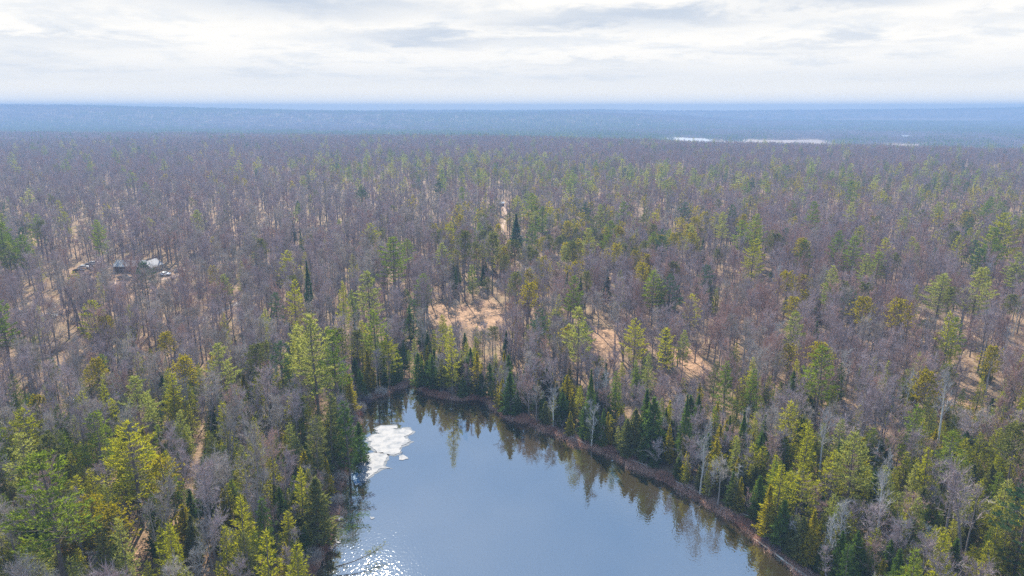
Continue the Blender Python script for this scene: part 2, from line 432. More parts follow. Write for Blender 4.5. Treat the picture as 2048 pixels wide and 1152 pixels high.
def cone_tree(seed, H, R, n=1500, first=0.06, power=0.8, droop=-0.1, size=0.5, w=0.17, layers=0, rag=0.25, lod=False, inner=0.35):
    r = np.random.default_rng(seed); T = Geo(); K = Geo()
    t = np.linspace(0, 1, 5); T.tube(np.stack([0.01 * H * np.sin(t * 5), 0.01 * H * np.cos(t * 4), H * t], axis=1), (0.011 * H + 0.03) * (1 - t) + 0.012, 5)
    if lod: n = int(n * 0.32); size *= 1.6; w *= 1.9
    u = r.uniform(0, 1, n) ** 1.25
    f = first + (1 - first) * u
    prof = (1 - u) ** power * np.minimum(1, (u + 0.02) / 0.13) ** 0.5
    a = r.uniform(0, 6.283, n)
    lob = 1 + rag * (np.sin(a * 3 + f * 19 + seed) * 0.5 + np.sin(a * 5 - f * 31 + seed * 2) * 0.5)
    if layers: lob *= 0.78 + 0.3 * np.abs(np.sin(f * layers * math.pi + np.sin(a * 2 + seed)))
    rr = R * prof * lob * (inner + (1 - inner) * r.uniform(0, 1, n) ** 0.5) + 0.03
    z = f * H
    c = np.stack([rr * np.cos(a), rr * np.sin(a), z], axis=1)
    d = unit(np.stack([np.cos(a), np.sin(a), np.full(n, droop) + 0.9 * u ** 4], axis=1) + r.normal(size=(n, 3)) * 0.28)
    c = c - d * size * 0.5
    tufts(K, c, d, size * (1.15 - 0.5 * u), w, r, 1)
    tufts(K, c, unit(d + [0, 0, .25]), size * (1.1 - 0.5 * u), w, r, 1)
    tip = np.tile([0, 0, H * 0.97], (6, 1)) + r.normal(size=(6, 3)) * 0.06
    tufts(K, tip, np.tile([0, 0, 1.0], (6, 1)), 0.6, 0.1, r, 1)
    nb = 10
    for i in range(nb):
        ff = r.uniform(first, 0.8); aa = r.uniform(0, 6.28); L = R * (1 - ff) ** power * 0.9
        K.tube([(0, 0, ff * H), (math.cos(aa) * L, math.sin(aa) * L, ff * H + droop * L)], [0.03, 0.01], 3, 0)
    return T, K


def soft_conifer(seed, H, R, first=0.15, lod=False, dens=1.0):
    """young hemlock or pine: loose feathery sprays on ascending boughs"""
    r = np.random.default_rng(seed); T = Geo(); K = Geo()
    t = np.linspace(0, 1, 6); ph = r.uniform(0, 6)
    P = np.stack([0.02 * H * np.sin(t * 4 + ph) * t, 0.02 * H * np.cos(t * 3 + ph) * t, H * t], axis=1)
    T.tube(P, (0.011 * H + 0.03) * (1 - t) + 0.012, 5)
    nb = 26 if lod else 58
    for i in range(nb):
        x = (i + r.uniform(0, 1)) / nb; f = first + (0.97 - first) * x
        L = R * ((1 - x) ** 0.75 * min(1, (x + 0.12) / 0.25)) * r.uniform(0.55, 1.3) + 0.25
        a = i * 2.399 + r.uniform(-.3, .3)
        b = np.array([np.interp(f, t, P[:, 0]), np.interp(f, t, P[:, 1]), f * H])
        d0 = unit(np.array([math.cos(a), math.sin(a), 0.12 + 0.7 * x ** 1.5 + r.uniform(-.1, .2)]))
        K.tube([b, b + d0 * L * 0.9], [0.02, 0.008], 3, 0)
        m = max(3, int(L * (4 if lod else 12) * dens))
        u = r.uniform(0.15, 1.08, m); side = np.array([-math.sin(a), math.cos(a), 0.0])
        lat = r.uniform(-1, 1, m) * 0.42 * L * (1.05 - 0.6 * u)
        c = b + d0 * L * u[:, None] + side * lat[:, None] + np.array([0, 0, 1]) * (r.normal(0, 0.12, m) - 0.10 * np.abs(lat))[:, None]
        dd = unit(d0 + side * np.sign(lat)[:, None] * 0.6 + np.array([0, 0, 0.1]) + r.normal(size=(m, 3)) * 0.25)
        tufts(K, c, dd, 0.7 if lod else 0.42, 0.26 if lod else 0.095, r, 2 if lod else 3)
    tufts(K, np.tile(P[-1] - [0, 0, .4], (6, 1)), np.tile([0, 0, 1.0], (6, 1)), 0.7, 0.1, r, 1)
    return T, K


def snag(seed, H):
    r = np.random.default_rng(seed); T = Geo(); K = Geo()
    t = np.linspace(0, 1, 9)
    P = np.stack([0.03 * H * np.sin(t * 3), 0.02 * H * np.cos(t * 4) * t, H * t], axis=1)
    T.tube(P, 0.016 * H * (1 - t) ** 0.8 + 0.03, 6)
    for i in range(30):
        f = r.uniform(0.18, 0.97); a = r.uniform(0, 6.28); L = H * 0.26 * (1.05 - f) ** 0.6 * r.uniform(0.5, 1.2)
        b = np.array([np.interp(f, t, P[:, 0]), np.interp(f, t, P[:, 1]), f * H])
        d = unit(np.array([math.cos(a), math.sin(a), r.uniform(-0.25, 0.35)]))
        s = np.linspace(0, 1, 4); Q = b + d * L * s[:, None] + np.array([0, 0, 1.0]) * (-0.18 * L * np.sin(s * 3.3))[:, None] + r.normal(size=(4, 3)) * 0.03 * L
        K.tube(Q, 0.055 * (1 - s) + 0.015, 3, 0)
        m = 9; u = r.uniform(0.3, 1, m); K.tris(slivers(b + d * L * u[:, None], unit(d + r.normal(size=(m, 3)) * 0.7), 0.9, 0.05, r), 1)
    return T, K


def bush(seed, H, R, n=420, w=0.05):
    r = np.random.default_rng(seed); K = Geo()
    for i in range(12):
        a = r.uniform(0, 6.28); q = r.uniform(0, 0.35) * R; b = np.array([q * math.cos(a), q * math.sin(a), -0.1])
        d = unit(np.array([math.cos(a) * R, math.sin(a) * R, H * r.uniform(0.7, 1.2)])); L = H * r.uniform(0.7, 1.05)
        K.tube([b, b + d * L * 0.5, b + d * L + np.array([0, 0, 0.1])], [0.035, 0.022, 0.01], 3, 0)
    a = r.uniform(0, 6.28, n); q = R * np.sqrt(r.uniform(0, 1, n)) ; hh = H * (r.uniform(0.1, 0.85, n)) * (1 - 0.5 * (q / R) ** 2)
    c = np.stack([q * np.cos(a), q * np.sin(a), hh], axis=1)
    d = unit(np.stack([np.cos(a) * 0.5, np.sin(a) * 0.5, np.full(n, 0.9)], axis=1) + r.normal(size=(n, 3)) * 0.4)
    K.tris(slivers(c, d, r.uniform(0.4, 0.9, n) * (H / 2.2), w, r), 1)
    return K


# prototypes: kind -> list of dict(trunk, crown, word, h)
PROTO = {}; LOD = {}


def add_proto(kind, fn, hs, variants):
    """variants: (bark, leaf material, colour word); the geometry list hs is shared between colour variants"""
    PROTO[kind] = []; LOD[kind] = []
    for i, kw in enumerate(hs):
        for (bark, leaf, word) in variants[i % len(variants)] if isinstance(variants[0], list) else variants:
            T, K = fn(seed=100 * len(PROTO) + i, **kw)
            PROTO[kind].append(dict(trunk=T.mesh(kind + '_trunk', [MT[bark]]), crown=K.mesh(kind + '_crown', [MT[bark], MT[leaf]]), word=word, h=kw['H']))
        for (bark, leaf, word) in (variants[i % len(variants)] if isinstance(variants[0], list) else variants):
            if i >= (2 if kind == 'bare_hardwood' else 3): break
            T, K = fn(seed=100 * len(PROTO) + i, lod=True, **kw) if fn is not snag else fn(seed=3, **kw)
            J = Geo()
            for g in (T, K):
                for arr in g.v: pass
            J.v = T.v + K.v; J.f3 = [f for f in T.f3] + [f + T.n for f in K.f3]; J.f4 = [f for f in T.f4] + [f + T.n for f in K.f4]
            J.m3 = list(T.m3) + list(K.m3); J.m4 = list(T.m4) + list(K.m4); J.n = T.n + K.n
            LOD[kind].append((J.mesh(kind + '_far', [MT[bark], MT[leaf]]), kw['H']))


A, B_ = 'bark', 'pine_bark'
add_proto('bare_hardwood', hardwood, [dict(H=19, spread=.21, first=.45, tw=.05), dict(H=16, spread=.29, first=.2, tw=.055, ntw=1700), dict(H=19, spread=.21, first=.45, stems=3, ntw=1300),
                                      dict(H=15, spread=.28, first=.18, ntw=1500, stems=2, tw=.055), dict(H=20, spread=.2, first=.5), dict(H=17, spread=.27, first=.24, ntw=1600, tw=.055)],
          [[(A, 'twig_grey', 'grey-brown'), (A, 'twig_purple', 'purplish grey')], [(A, 'twig_purple', 'purplish grey'), (A, 'twig_red', 'reddish brown')]])
add_proto('white_pine', white_pine, [dict(H=24, R=.17, first=.3), dict(H=22, R=.2, first=.22), dict(H=26, R=.16, first=.38), dict(H=20, R=.19, first=.25, dens=.8)],
          [[(B_, 'needle_green', 'green'), (B_, 'needle_pale', 'pale green')], [(B_, 'needle_yellow', 'yellow-green'), (B_, 'needle_blue', 'dark blue-green')]])
add_proto('red_pine', red_pine, [dict(H=19, first=.55, R=.15), dict(H=17, first=.45, R=.18), dict(H=21, first=.6, R=.14)],
          [(B_, 'needle_olive', 'olive'), (B_, 'needle_gold', 'golden olive')])
add_proto('cedar', cone_tree, [dict(H=9, R=1.5, n=1200, power=.62, rag=.65, droop=.25), dict(H=10, R=1.5, n=1300, power=.75, rag=.7, droop=.3), dict(H=7.5, R=1.6, n=1100, power=.55, rag=.6, droop=.2), dict(H=10, R=1.9, n=1300, power=.65, rag=.8, droop=.2, inner=.2)],
          [[(B_, 'needle_dark', 'dark green'), (B_, 'needle_olive', 'olive green')], [(B_, 'needle_dark', 'dark green'), (B_, 'needle_gold', 'golden green')]])
add_proto('spruce', cone_tree, [dict(H=14, R=2.5, n=1900, power=1.0, droop=-.35, layers=14, first=.1), dict(H=17, R=2.4, n=2000, power=1.0, droop=-.3, layers=18, first=.2), dict(H=11, R=2.2, n=1500, power=1.05, droop=-.3, layers=12)],
          [(B_, 'needle_dark', 'dark green'), (B_, 'needle_blue', 'blue-green')])
add_proto('young_conifer', soft_conifer, [dict(H=12, R=2.2), dict(H=14, R=2.4, first=.2), dict(H=10, R=1.9, first=.1), dict(H=13, R=2.7, dens=.85, first=.22), dict(H=13, R=2.0, first=.12), dict(H=11, R=2.3, dens=.8, first=.15)],
          [[(B_, 'needle_green', 'green'), (B_, 'needle_yellow', 'yellow-green')], [(B_, 'needle_pale', 'pale green'), (B_, 'needle_yellow', 'bright yellow-green')], [(B_, 'needle_olive', 'olive'), (B_, 'needle_dark', 'dark green')]][0:3])
add_proto('pale_birch', hardwood, [dict(H=15, spread=.17, first=.35, ntw=650, tw=.055, lean=.06), dict(H=13, spread=.2, first=.3, ntw=700, tw=.055, lean=.08, stems=2), dict(H=16, spread=.15, first=.5, ntw=500, lean=.04)],
          [('pale_bark', 'twig_pale', 'pale grey')])


# ------------------------------------------------------------------ scene graph helpers
def tag(o, label=None, cat=None, group=None, kind=None):
    if label: o['label'] = label
    if cat: o['category'] = cat
    if group: o['group'] = group
    if kind: o['kind'] = kind
    return o


def link(name, me, parent=None):
    o = bpy.data.objects.new(name, me); C.objects.link(o)
    if parent is not None: o.parent = parent
    return o


def empty(name, loc, rz=0.0, sc=(1, 1, 1)):
    o = bpy.data.objects.new(name, None); C.objects.link(o); o.location = loc; o.rotation_euler = (0, 0, rz); o.scale = sc
    o.empty_display_size = 0.5
    return o


def scatter(name, pts, rots, scs, idx, meshes, label, kind='stuff'):
    """one object whose points carry instances of the given meshes"""
    n = len(pts)
    me = bpy.data.meshes.new(name); me.vertices.add(n); me.vertices.foreach_set('co', np.asarray(pts, np.float32).ravel())
    for nm, ty, arr in (('rot', 'FLOAT_VECTOR', rots), ('scl', 'FLOAT_VECTOR', scs)):
        at = me.attributes.new(nm, ty, 'POINT'); at.data.foreach_set('vector', np.asarray(arr, np.float32).ravel())
    at = me.attributes.new('pick', 'INT', 'POINT'); at.data.foreach_set('value', np.asarray(idx, np.int32))
    o = link(name, me); tag(o, label, kind=kind)
    col = bpy.data.collections.new(name + '_kinds')
    for i, m in enumerate(meshes):
        col.objects.link(bpy.data.objects.new('%s_kind_%03d' % (name, i), m))
    ng = bpy.data.node_groups.new(name + '_nodes', 'GeometryNodeTree')
    ng.interface.new_socket('Geometry', in_out='INPUT', socket_type='NodeSocketGeometry')
    ng.interface.new_socket('Geometry', in_out='OUTPUT', socket_type='NodeSocketGeometry')
    N, L = ng.nodes, ng.links
    gi, go = N.new('NodeGroupInput'), N.new('NodeGroupOutput')
    ci = N.new('GeometryNodeCollectionInfo'); ci.inputs['Collection'].default_value = col
    ci.inputs['Separate Children'].default_value = True; ci.inputs['Reset Children'].default_value = True
    ip = N.new('GeometryNodeInstanceOnPoints'); ip.inputs['Pick Instance'].default_value = True
    def at_(nm, ty):
        a = N.new('GeometryNodeInputNamedAttribute'); a.data_type = ty; a.inputs[0].default_value = nm; return a.outputs[0]
    L.new(gi.outputs[0], ip.inputs['Points']); L.new(ci.outputs[0], ip.inputs['Instance'])
    L.new(at_('pick', 'INT'), ip.inputs['Instance Index']); L.new(at_('rot', 'FLOAT_VECTOR'), ip.inputs['Rotation']); L.new(at_('scl', 'FLOAT_VECTOR'), ip.inputs['Scale'])
    L.new(ip.outputs[0], go.inputs[0])
    md = o.modifiers.new('scatter', 'NODES'); md.node_group = ng
    return o


# ------------------------------------------------------------------ ground, water, haze
CLEAR = [  # open leaf-littered or sandy ground (pixel centre, half-width in px, half-height in px, how bare)
    (940, 630, 82, 28, 1.0), (1205, 690, 34, 30, 1.0), (1375, 722, 32, 28, 1.0), (1020, 505, 16, 10, .69), (1008, 470, 12, 14, .65), (1015, 435, 8, 12, .5), (1008, 412, 20, 8, .6),
    (265, 556, 60, 18, .69), (275, 585, 45, 20, .69), (165, 545, 36, 10, .69), (340, 548, 40, 8, .6), (90, 632, 60, 10, .6), (60, 598, 50, 8, .5), (150, 505, 60, 8, .4),
    (1925, 805, 55, 30, .8), (465, 622, 40, 12, .6), (250, 1120, 38, 40, .7), (45, 935, 22, 40, .6), (140, 875, 30, 26, .6),
    (60, 480, 70, 14, .45), (870, 447, 16, 7, .4), (1700, 340, 160, 6, .6), (1950, 345, 90, 7, .8), (1450, 340, 90, 5, .5), (560, 470, 60, 20, .3), (430, 470, 60, 14, .3)]
CLG = []
for (px, py, hw, hh, k) in CLEAR:
    cx, cy = G(px, py, 1.5); ex = abs(G(px + hw, py, 1.5)[0] - cx); ey = abs(G(px, py - hh, 1.5)[1] - G(px, py + hh, 1.5)[1]) / 2
    CLG.append((cx, cy, ex, ey, k))


def bareness(x, y):
    x = np.asarray(x, float); y = np.asarray(y, float)
    b = np.zeros(x.shape)
    wob = 0.22 * np.sin(x / 3.1 + 1) + 0.18 * np.sin(y / 4.7) + 0.15 * np.sin((x - y) / 2.3)
    for (cx, cy, ex, ey, k) in CLG:
        q = ((x - cx) / ex) ** 2 + ((y - cy) / ey) ** 2
        b = np.maximum(b, k * (1 - sstep(q + wob, 0.6, 1.45)))
    return b


LAKES = []   # far openings: (px0, px1, depth0, depth1, name, colour)
def far_mask(x, y):
    """0 none, 1 lake, 2 field: openings in the valley where no wood stands"""
    p = azpx(x, y); m = np.zeros(np.shape(x), int)
    wig = 45 * np.sin(x / 140.) + 30 * np.sin(x / 53. + 2)
    a = np.interp(p, [1330, 1420, 1700], [2100, 1970, 1770]); b = np.interp(p, [1330, 1420, 1700], [2340, 2240, 2060])
    m = np.where((p > 1335) & (p < 1425) & (y > a - 330) & (y < b + wig), 1, m)
    m = np.where((p >= 1425) & (p < 1500) & (y > a - 300) & (y < a + 60 + wig * .6), 1, m)
    m = np.where((p >= 1480) & (p < 1670) & (y > a - 280) & (y < b - 10 + wig), 2, m)
    m = np.where((p >= 1560) & (p < 1665) & (y > a - 260) & (y < a + 30), 1, m)
    m = np.where((p >= 1670) & (p < 1760) & (y > a - 250) & (y < a + 10), 1, m)
    m = np.where((p >= 1775) & (p < 1870) & (y > 1400) & (y < 1820 + wig * .5), 2, m)
    m = np.where((p >= 1785) & (p < 1845) & (y > 2080) & (y < 2380), 2, m)
    m = np.where((p >= 2020) & (p < 2060) & (y > 1300) & (y < 1560), 2, m)
    m = np.where((p >= 1660) & (p < 1990) & (y > 4700) & (y < 4950), 2, m)
    return m


def ground_mesh():
    rs = [0.6, 3, 8, 14, 20]; r = 20.0
    while r < 60: r *= 1.03; rs.append(r)
    while r < 260: r *= 1.0085; rs.append(r)
    while r < 6600: r *= 1.014; rs.append(min(r, 6600))
    rs = np.array(rs)
    an = np.concatenate([np.arange(-180, -56, 4.0), np.arange(-56, 56, 0.45), np.arange(56, 180, 4.0)]) * math.pi / 180
    R, Aa = np.meshgrid(rs, an, indexing='ij')
    X = R * np.sin(Aa); Y = R * np.cos(Aa)
    Z = terrain(X.ravel(), Y.ravel()).reshape(X.shape)
    nr, na = X.shape
    V = np.stack([X.ravel(), Y.ravel(), Z.ravel()], axis=1)
    i = np.arange(nr - 1)[:, None]; j = np.arange(na)[None, :]; j2 = (j + 1) % na
    F = np.stack([i * na + j, i * na + j2, (i + 1) * na + j2, (i + 1) * na + j], axis=-1).reshape(-1, 4)
    g = Geo(); g.quads(V, F)
    me = g.mesh('ground', [])
    me.polygons.foreach_set('use_smooth', np.ones(len(me.polygons), bool))
    x, y = X.ravel(), Y.ravel()
    at = me.attributes.new('bare', 'FLOAT', 'POINT'); at.data.foreach_set('value', bareness(x, y).astype(np.float32))
    s = sdist(x, y)
    at = me.attributes.new('shore', 'FLOAT', 'POINT'); at.data.foreach_set('value', (1 - sstep(s, 0.2, 2.5)).astype(np.float32))
    return me


def ground_mat():
    m, N, L = newmat('forest_floor')
    out = N.new('ShaderNodeOutputMaterial'); p = N.new('ShaderNodeBsdfPrincipled'); p.inputs['Roughness'].default_value = 0.95; p.inputs['Specular IOR Level'].default_value = 0.1
    L.new(p.outputs[0], out.inputs[0])
    geo = N.new('ShaderNodeNewGeometry')
    def noise(sc, det, ro=.6, xyz=None):
        n = N.new('ShaderNodeTexNoise'); L.new(geo.outputs['Position'], n.inputs['Vector']); n.inputs['Scale'].default_value = sc; n.inputs['Detail'].default_value = det; n.inputs['Roughness'].default_value = ro
        return n.outputs['Fac']
    def mix(f, a, b):
        n = N.new('ShaderNodeMix'); n.data_type = 'RGBA'; L.new(f, n.inputs[0]); L.new(a, n.inputs[6]); L.new(b, n.inputs[7]); return n.outputs[2]
    litter = ramp(N, L, noise(1.1, 8, .7), [(0.3, (0.075, 0.05, 0.032)), (0.5, (0.16, 0.105, 0.065)), (0.7, (0.26, 0.18, 0.11))])
    open_ = ramp(N, L, noise(0.9, 10, .8), [(0.36, (0.08, 0.05, 0.032)), (0.5, (0.22, 0.132, 0.078)), (0.64, (0.35, 0.22, 0.135))])
    wet = ramp(N, L, noise(2.5, 6), [(0.3, (0.05, 0.028, 0.02)), (0.7, (0.21, 0.11, 0.07))])
    ab = N.new('ShaderNodeAttribute'); ab.attribute_name = 'bare'; as_ = N.new('ShaderNodeAttribute'); as_.attribute_name = 'shore'
    mo = noise(0.12, 4)
    moss = N.new('ShaderNodeRGB'); moss.outputs[0].default_value = (0.13, 0.11, 0.055, 1)
    mr = N.new('ShaderNodeMapRange'); L.new(mo, mr.inputs[0]); mr.inputs[1].default_value = .52; mr.inputs[2].default_value = .72; mr.inputs[4].default_value = .55
    c = mix(mr.outputs[0], litter, moss.outputs[0])
    c = mix(ab.outputs['Fac'], c, open_); c = mix(as_.outputs['Fac'], c, wet)
    L.new(c, p.inputs['Base Color'])
    bn = N.new('ShaderNodeBump'); bn.inputs['Strength'].default_value = 0.6; bn.inputs['Distance'].default_value = 0.25; L.new(noise(2.2, 6), bn.inputs['Height']); L.new(bn.outputs[0], p.inputs['Normal'])
    return m


ground = link('ground', ground_mesh()); ground.data.materials.append(ground_mat())
tag(ground, 'leaf littered forest floor rolling out to the horizon', kind='structure')


def water_mat():
    m, N, L = newmat('pond_water')
    out = N.new('ShaderNodeOutputMaterial')
    geo = N.new('ShaderNodeNewGeometry')
    mp = N.new('ShaderNodeMapping'); L.new(geo.outputs['Position'], mp.inputs[0]); mp.inputs['Scale'].default_value = (1.0, 0.8, 1)
    w1 = N.new('ShaderNodeTexNoise'); L.new(mp.outputs[0], w1.inputs['Vector']); w1.inputs['Scale'].default_value = 2.3; w1.inputs['Detail'].default_value = 1.0; w1.inputs['Roughness'].default_value = .6
    w2 = N.new('ShaderNodeTexNoise'); L.new(mp.outputs[0], w2.inputs['Vector']); w2.inputs['Scale'].default_value = 0.045; w2.inputs['Detail'].default_value = 3
    # the breeze ruffles the open near water more than the sheltered head of the pond
    sep = N.new('ShaderNodeSeparateXYZ'); L.new(geo.outputs['Position'], sep.inputs[0])
    mr = N.new('ShaderNodeMapRange'); mr.interpolation_type = 'SMOOTHSTEP'; L.new(sep.outputs[1], mr.inputs[0]); mr.inputs[1].default_value = 150; mr.inputs[2].default_value = 85; mr.inputs[3].default_value = 0.10; mr.inputs[4].default_value = 1.0
    w3 = N.new('ShaderNodeMapRange'); L.new(w2.outputs['Fac'], w3.inputs[0]); w3.inputs[1].default_value = .3; w3.inputs[2].default_value = .7; w3.inputs[3].default_value = .6; w3.inputs[4].default_value = 1.2
    mul = N.new('ShaderNodeMath'); mul.operation = 'MULTIPLY'; L.new(mr.outputs[0], mul.inputs[0]); L.new(w3.outputs[0], mul.inputs[1])
    st = N.new('ShaderNodeMath'); st.operation = 'MULTIPLY'; L.new(mul.outputs[0], st.inputs[0]); st.inputs[1].default_value = 0.5
    bn = N.new('ShaderNodeBump'); bn.inputs['Distance'].default_value = 0.05; L.new(st.outputs[0], bn.inputs['Strength']); L.new(w1.outputs['Fac'], bn.inputs['Height'])
    gl = N.new('ShaderNodeBsdfGlossy'); gl.inputs['Roughness'].default_value = 0.02; gl.inputs['Color'].default_value = (0.90, 0.96, 1, 1); L.new(bn.outputs[0], gl.inputs['Normal'])
    df = N.new('ShaderNodeBsdfDiffuse')
    c2 = ramp(N, L, w2.outputs['Fac'], [(0.35, (0.020, 0.015, 0.007)), (0.65, (0.034, 0.026, 0.013))]); L.new(c2, df.inputs[0])
    fr = N.new('ShaderNodeFresnel'); fr.inputs[0].default_value = 3.7; L.new(bn.outputs[0], fr.inputs['Normal'])
    mx = N.new('ShaderNodeMixShader'); L.new(fr.outputs[0], mx.inputs[0]); L.new(df.outputs[0], mx.inputs[1]); L.new(gl.outputs[0], mx.inputs[2])
    L.new(mx.outputs[0], out.inputs[0])
    return m


g = Geo(); x0, y0 = POND.min(0) - 2; x1, y1 = POND.max(0) + 2
g.quads([(x0, y0, 0.06), (x1, y0, 0.06), (x1, y1, 0.06), (x0, y1, 0.06)], [(0, 1, 2, 3)])
water = link('water', g.mesh('water', [water_mat()])); tag(water, 'still forest pond reflecting the cloudy sky', kind='structure')

# air
hz, N, L = newmat('pale_air'); out = N.new('ShaderNodeOutputMaterial'); pv = N.new('ShaderNodeVolumePrincipled')
pv.inputs['Color'].default_value = (0.175, 0.285, 0.48, 1); pv.inputs['Density'].default_value = 0.00038; pv.inputs['Anisotropy'].default_value = 0.0
L.new(pv.outputs[0], out.inputs['Volume'])
bm = bmesh.new(); bmesh.ops.create_cube(bm, size=1.0)
bmesh.ops.scale(bm, vec=(13400, 13400, 176.0), verts=bm.verts); bmesh.ops.translate(bm, vec=(0, 0, 17.0), verts=bm.verts)
me = bpy.data.meshes.new('haze'); bm.to_mesh(me); bm.free(); me.materials.append(hz)
haze = link('haze', me); tag(haze, 'pale blue spring haze over the forest', kind='stuff')


# ------------------------------------------------------------------ far valley: lakes and fields, strips laid on the terrain
def strip(name, cond, step, lift, material, label):
    xs = np.arange(300, 5200, step); ys = np.arange(1000, 2400, step) if cond != 'ridge' else np.arange(4600, 5100, step)
    X, Y = np.meshgrid(xs, ys, indexing='ij')
    m = far_mask(X + step / 2, Y + step / 2) == (1 if cond == 'lake' else 2)
    ii, jj = np.nonzero(m[:-1, :-1])
    if not len(ii): return
    g = Geo(); n = len(ii)
    V = np.stack([np.stack([X[ii + a, jj + b], Y[ii + a, jj + b]], -1) for a, b in ((0, 0), (1, 0), (1, 1), (0, 1))], axis=1)
    Z = terrain(V[..., 0].ravel(), V[..., 1].ravel()).reshape(n, 4)
    g.quads(np.concatenate([V, Z[..., None] + lift], -1).reshape(-1, 3), np.arange(n * 4).reshape(n, 4))
    me = g.mesh(name, [material]); bm = bmesh.new(); bm.from_mesh(me); bmesh.ops.remove_doubles(bm, verts=bm.verts, dist=0.01); bm.to_mesh(me); bm.free()
    o = link(name, me); tag(o, label, kind='structure'); return o


strip('frozen_lake', 'lake', 18, 1.2, flat_mat('lake_ice', (0.24, 0.245, 0.26), (0.17, 0.18, 0.20), .01), 'pale frozen lake strips in the far valley')
strip('dry_marsh', 'field', 18, 0.9, flat_mat('marsh_grass', (0.21, 0.15, 0.12), (0.14, 0.10, 0.08), .02), 'tan marsh and fields beside the far lake')


# ------------------------------------------------------------------ tree placement
KIND_I = ['bare_hardwood', 'white_pine', 'red_pine', 'cedar', 'young_conifer', 'pale_birch', 'spruce']
# soft zones: px, py (at mid-crown), rx, ry, weights over KIND_I, density
ZON = [
    (700, 366, 170, 22, (.5, .12, .2, 0, .18, 0, 0), 1),
    (950, 352, 240, 24, (.42, .16, .22, 0, .2, 0, 0), 1),
    (1200, 380, 200, 30, (.6, .1, .22, 0, .08, 0, 0), 1),
    (1500, 372, 160, 24, (.5, .14, .3, 0, .06, 0, 0), 1),
    (1750, 385, 200, 28, (.5, .14, .3, 0, .06, 0, 0), 1),
    (1960, 400, 110, 32, (.5, .15, .2, 0, .15, 0, 0), 1),
    (400, 410, 420, 60, (.97, .01, .02, 0, 0, 0, 0), .9),
    (1250, 480, 230, 50, (.42, .07, .45, 0, .04, 0, .02), 1.1),
    (1060, 490, 130, 50, (.15, .1, .65, 0, .05, 0, .05), 1.1),
    (1650, 470, 220, 80, (.88, .03, .08, 0, .01, 0, 0), 1.15),
    (1980, 480, 90, 60, (.45, .15, .15, 0, .2, .05, 0), 1),
    (250, 560, 300, 60, (.95, .02, .02, 0, .01, 0, 0), .62),
    (20, 520, 60, 60, (.4, .3, .2, 0, .1, 0, 0), 1),
    (600, 560, 260, 70, (.86, .03, .03, .0, .04, 0, .04), .85),
    (950, 560, 120, 45, (.7, .05, .15, 0, .05, 0, .05), .9),
    (1200, 590, 200, 50, (.75, .04, .1, 0, .06, 0, .05), 1.05),
    (1650, 620, 260, 70, (.83, .03, .06, .02, .04, .02, 0), 1.15),
    (1960, 620, 100, 80, (.75, .04, .05, .02, .06, .08, 0), 1.1),
    (600, 690, 130, 45, (.28, .1, .05, .1, .42, 0, .05), 1.0),
    (800, 700, 140, 55, (.26, .08, .05, .25, .32, 0, .04), 1.1),
    (1000, 720, 120, 55, (.38, .04, .05, .28, .18, 0, .07), 1.1),
    (1220, 770, 170, 50, (.42, .03, .03, .33, .13, .0, .06), 1.15),
    (1450, 840, 130, 60, (.38, .02, .02, .36, .15, .02, .05), 1.15),
    (200, 700, 260, 45, (.68, .03, .05, .03, .2, 0, .01), 1.0),
    (100, 830, 140, 80, (.38, .05, .06, .06, .43, .02, 0), 1.05),
    (380, 830, 200, 90, (.42, .03, .05, .07, .43, 0, 0), 1.1),
    (480, 1000, 130, 120, (.42, .02, .03, .2, .32, .01, 0), 1.1),
    (150, 1050, 170, 130, (.2, .08, .06, .05, .59, .02, 0), 1.05),
    (1600, 760, 180, 60, (.66, .04, .05, .06, .13, .06, 0), 1.1),
    (1900, 760, 140, 70, (.58, .03, .04, .05, .18, .12, 0), 1.05),
    (1750, 950, 180, 90, (.06, .03, .02, .22, .56, .11, 0), 1.3),
    (1950, 1020, 170, 130, (.03, .04, .03, .15, .68, .07, 0), 1.35),
    (1620, 1060, 80, 80, (.1, .02, .0, .42, .36, .1, 0), 1.25),
]
ZP = np.array([z[:4] for z in ZON]); ZW = np.array([z[4] for z in ZON]); ZD = np.array([z[5] for z in ZON])


def mix_at(x, y, zg):
    px, py, _ = project(x, y, zg + 8)
    q = ((px[:, None] - ZP[:, 0]) / ZP[:, 2]) ** 2 + ((py[:, None] - ZP[:, 1]) / ZP[:, 3]) ** 2
    w = np.exp(-q * 1.3) + 1e-12
    base = np.full((len(x), 1), 0.14); far = np.array([.955, .02, .015, 0, .01, 0, 0])
    # past the plateau's edge the valley woods are greener
    W = np.concatenate([w, base], axis=1); Wn = W / W.sum(1, keepdims=True)
    P = Wn @ np.concatenate([ZW, far[None]], axis=0); D = Wn @ np.concatenate([ZD, [1.0]])
    return P / P.sum(1, keepdims=True), D


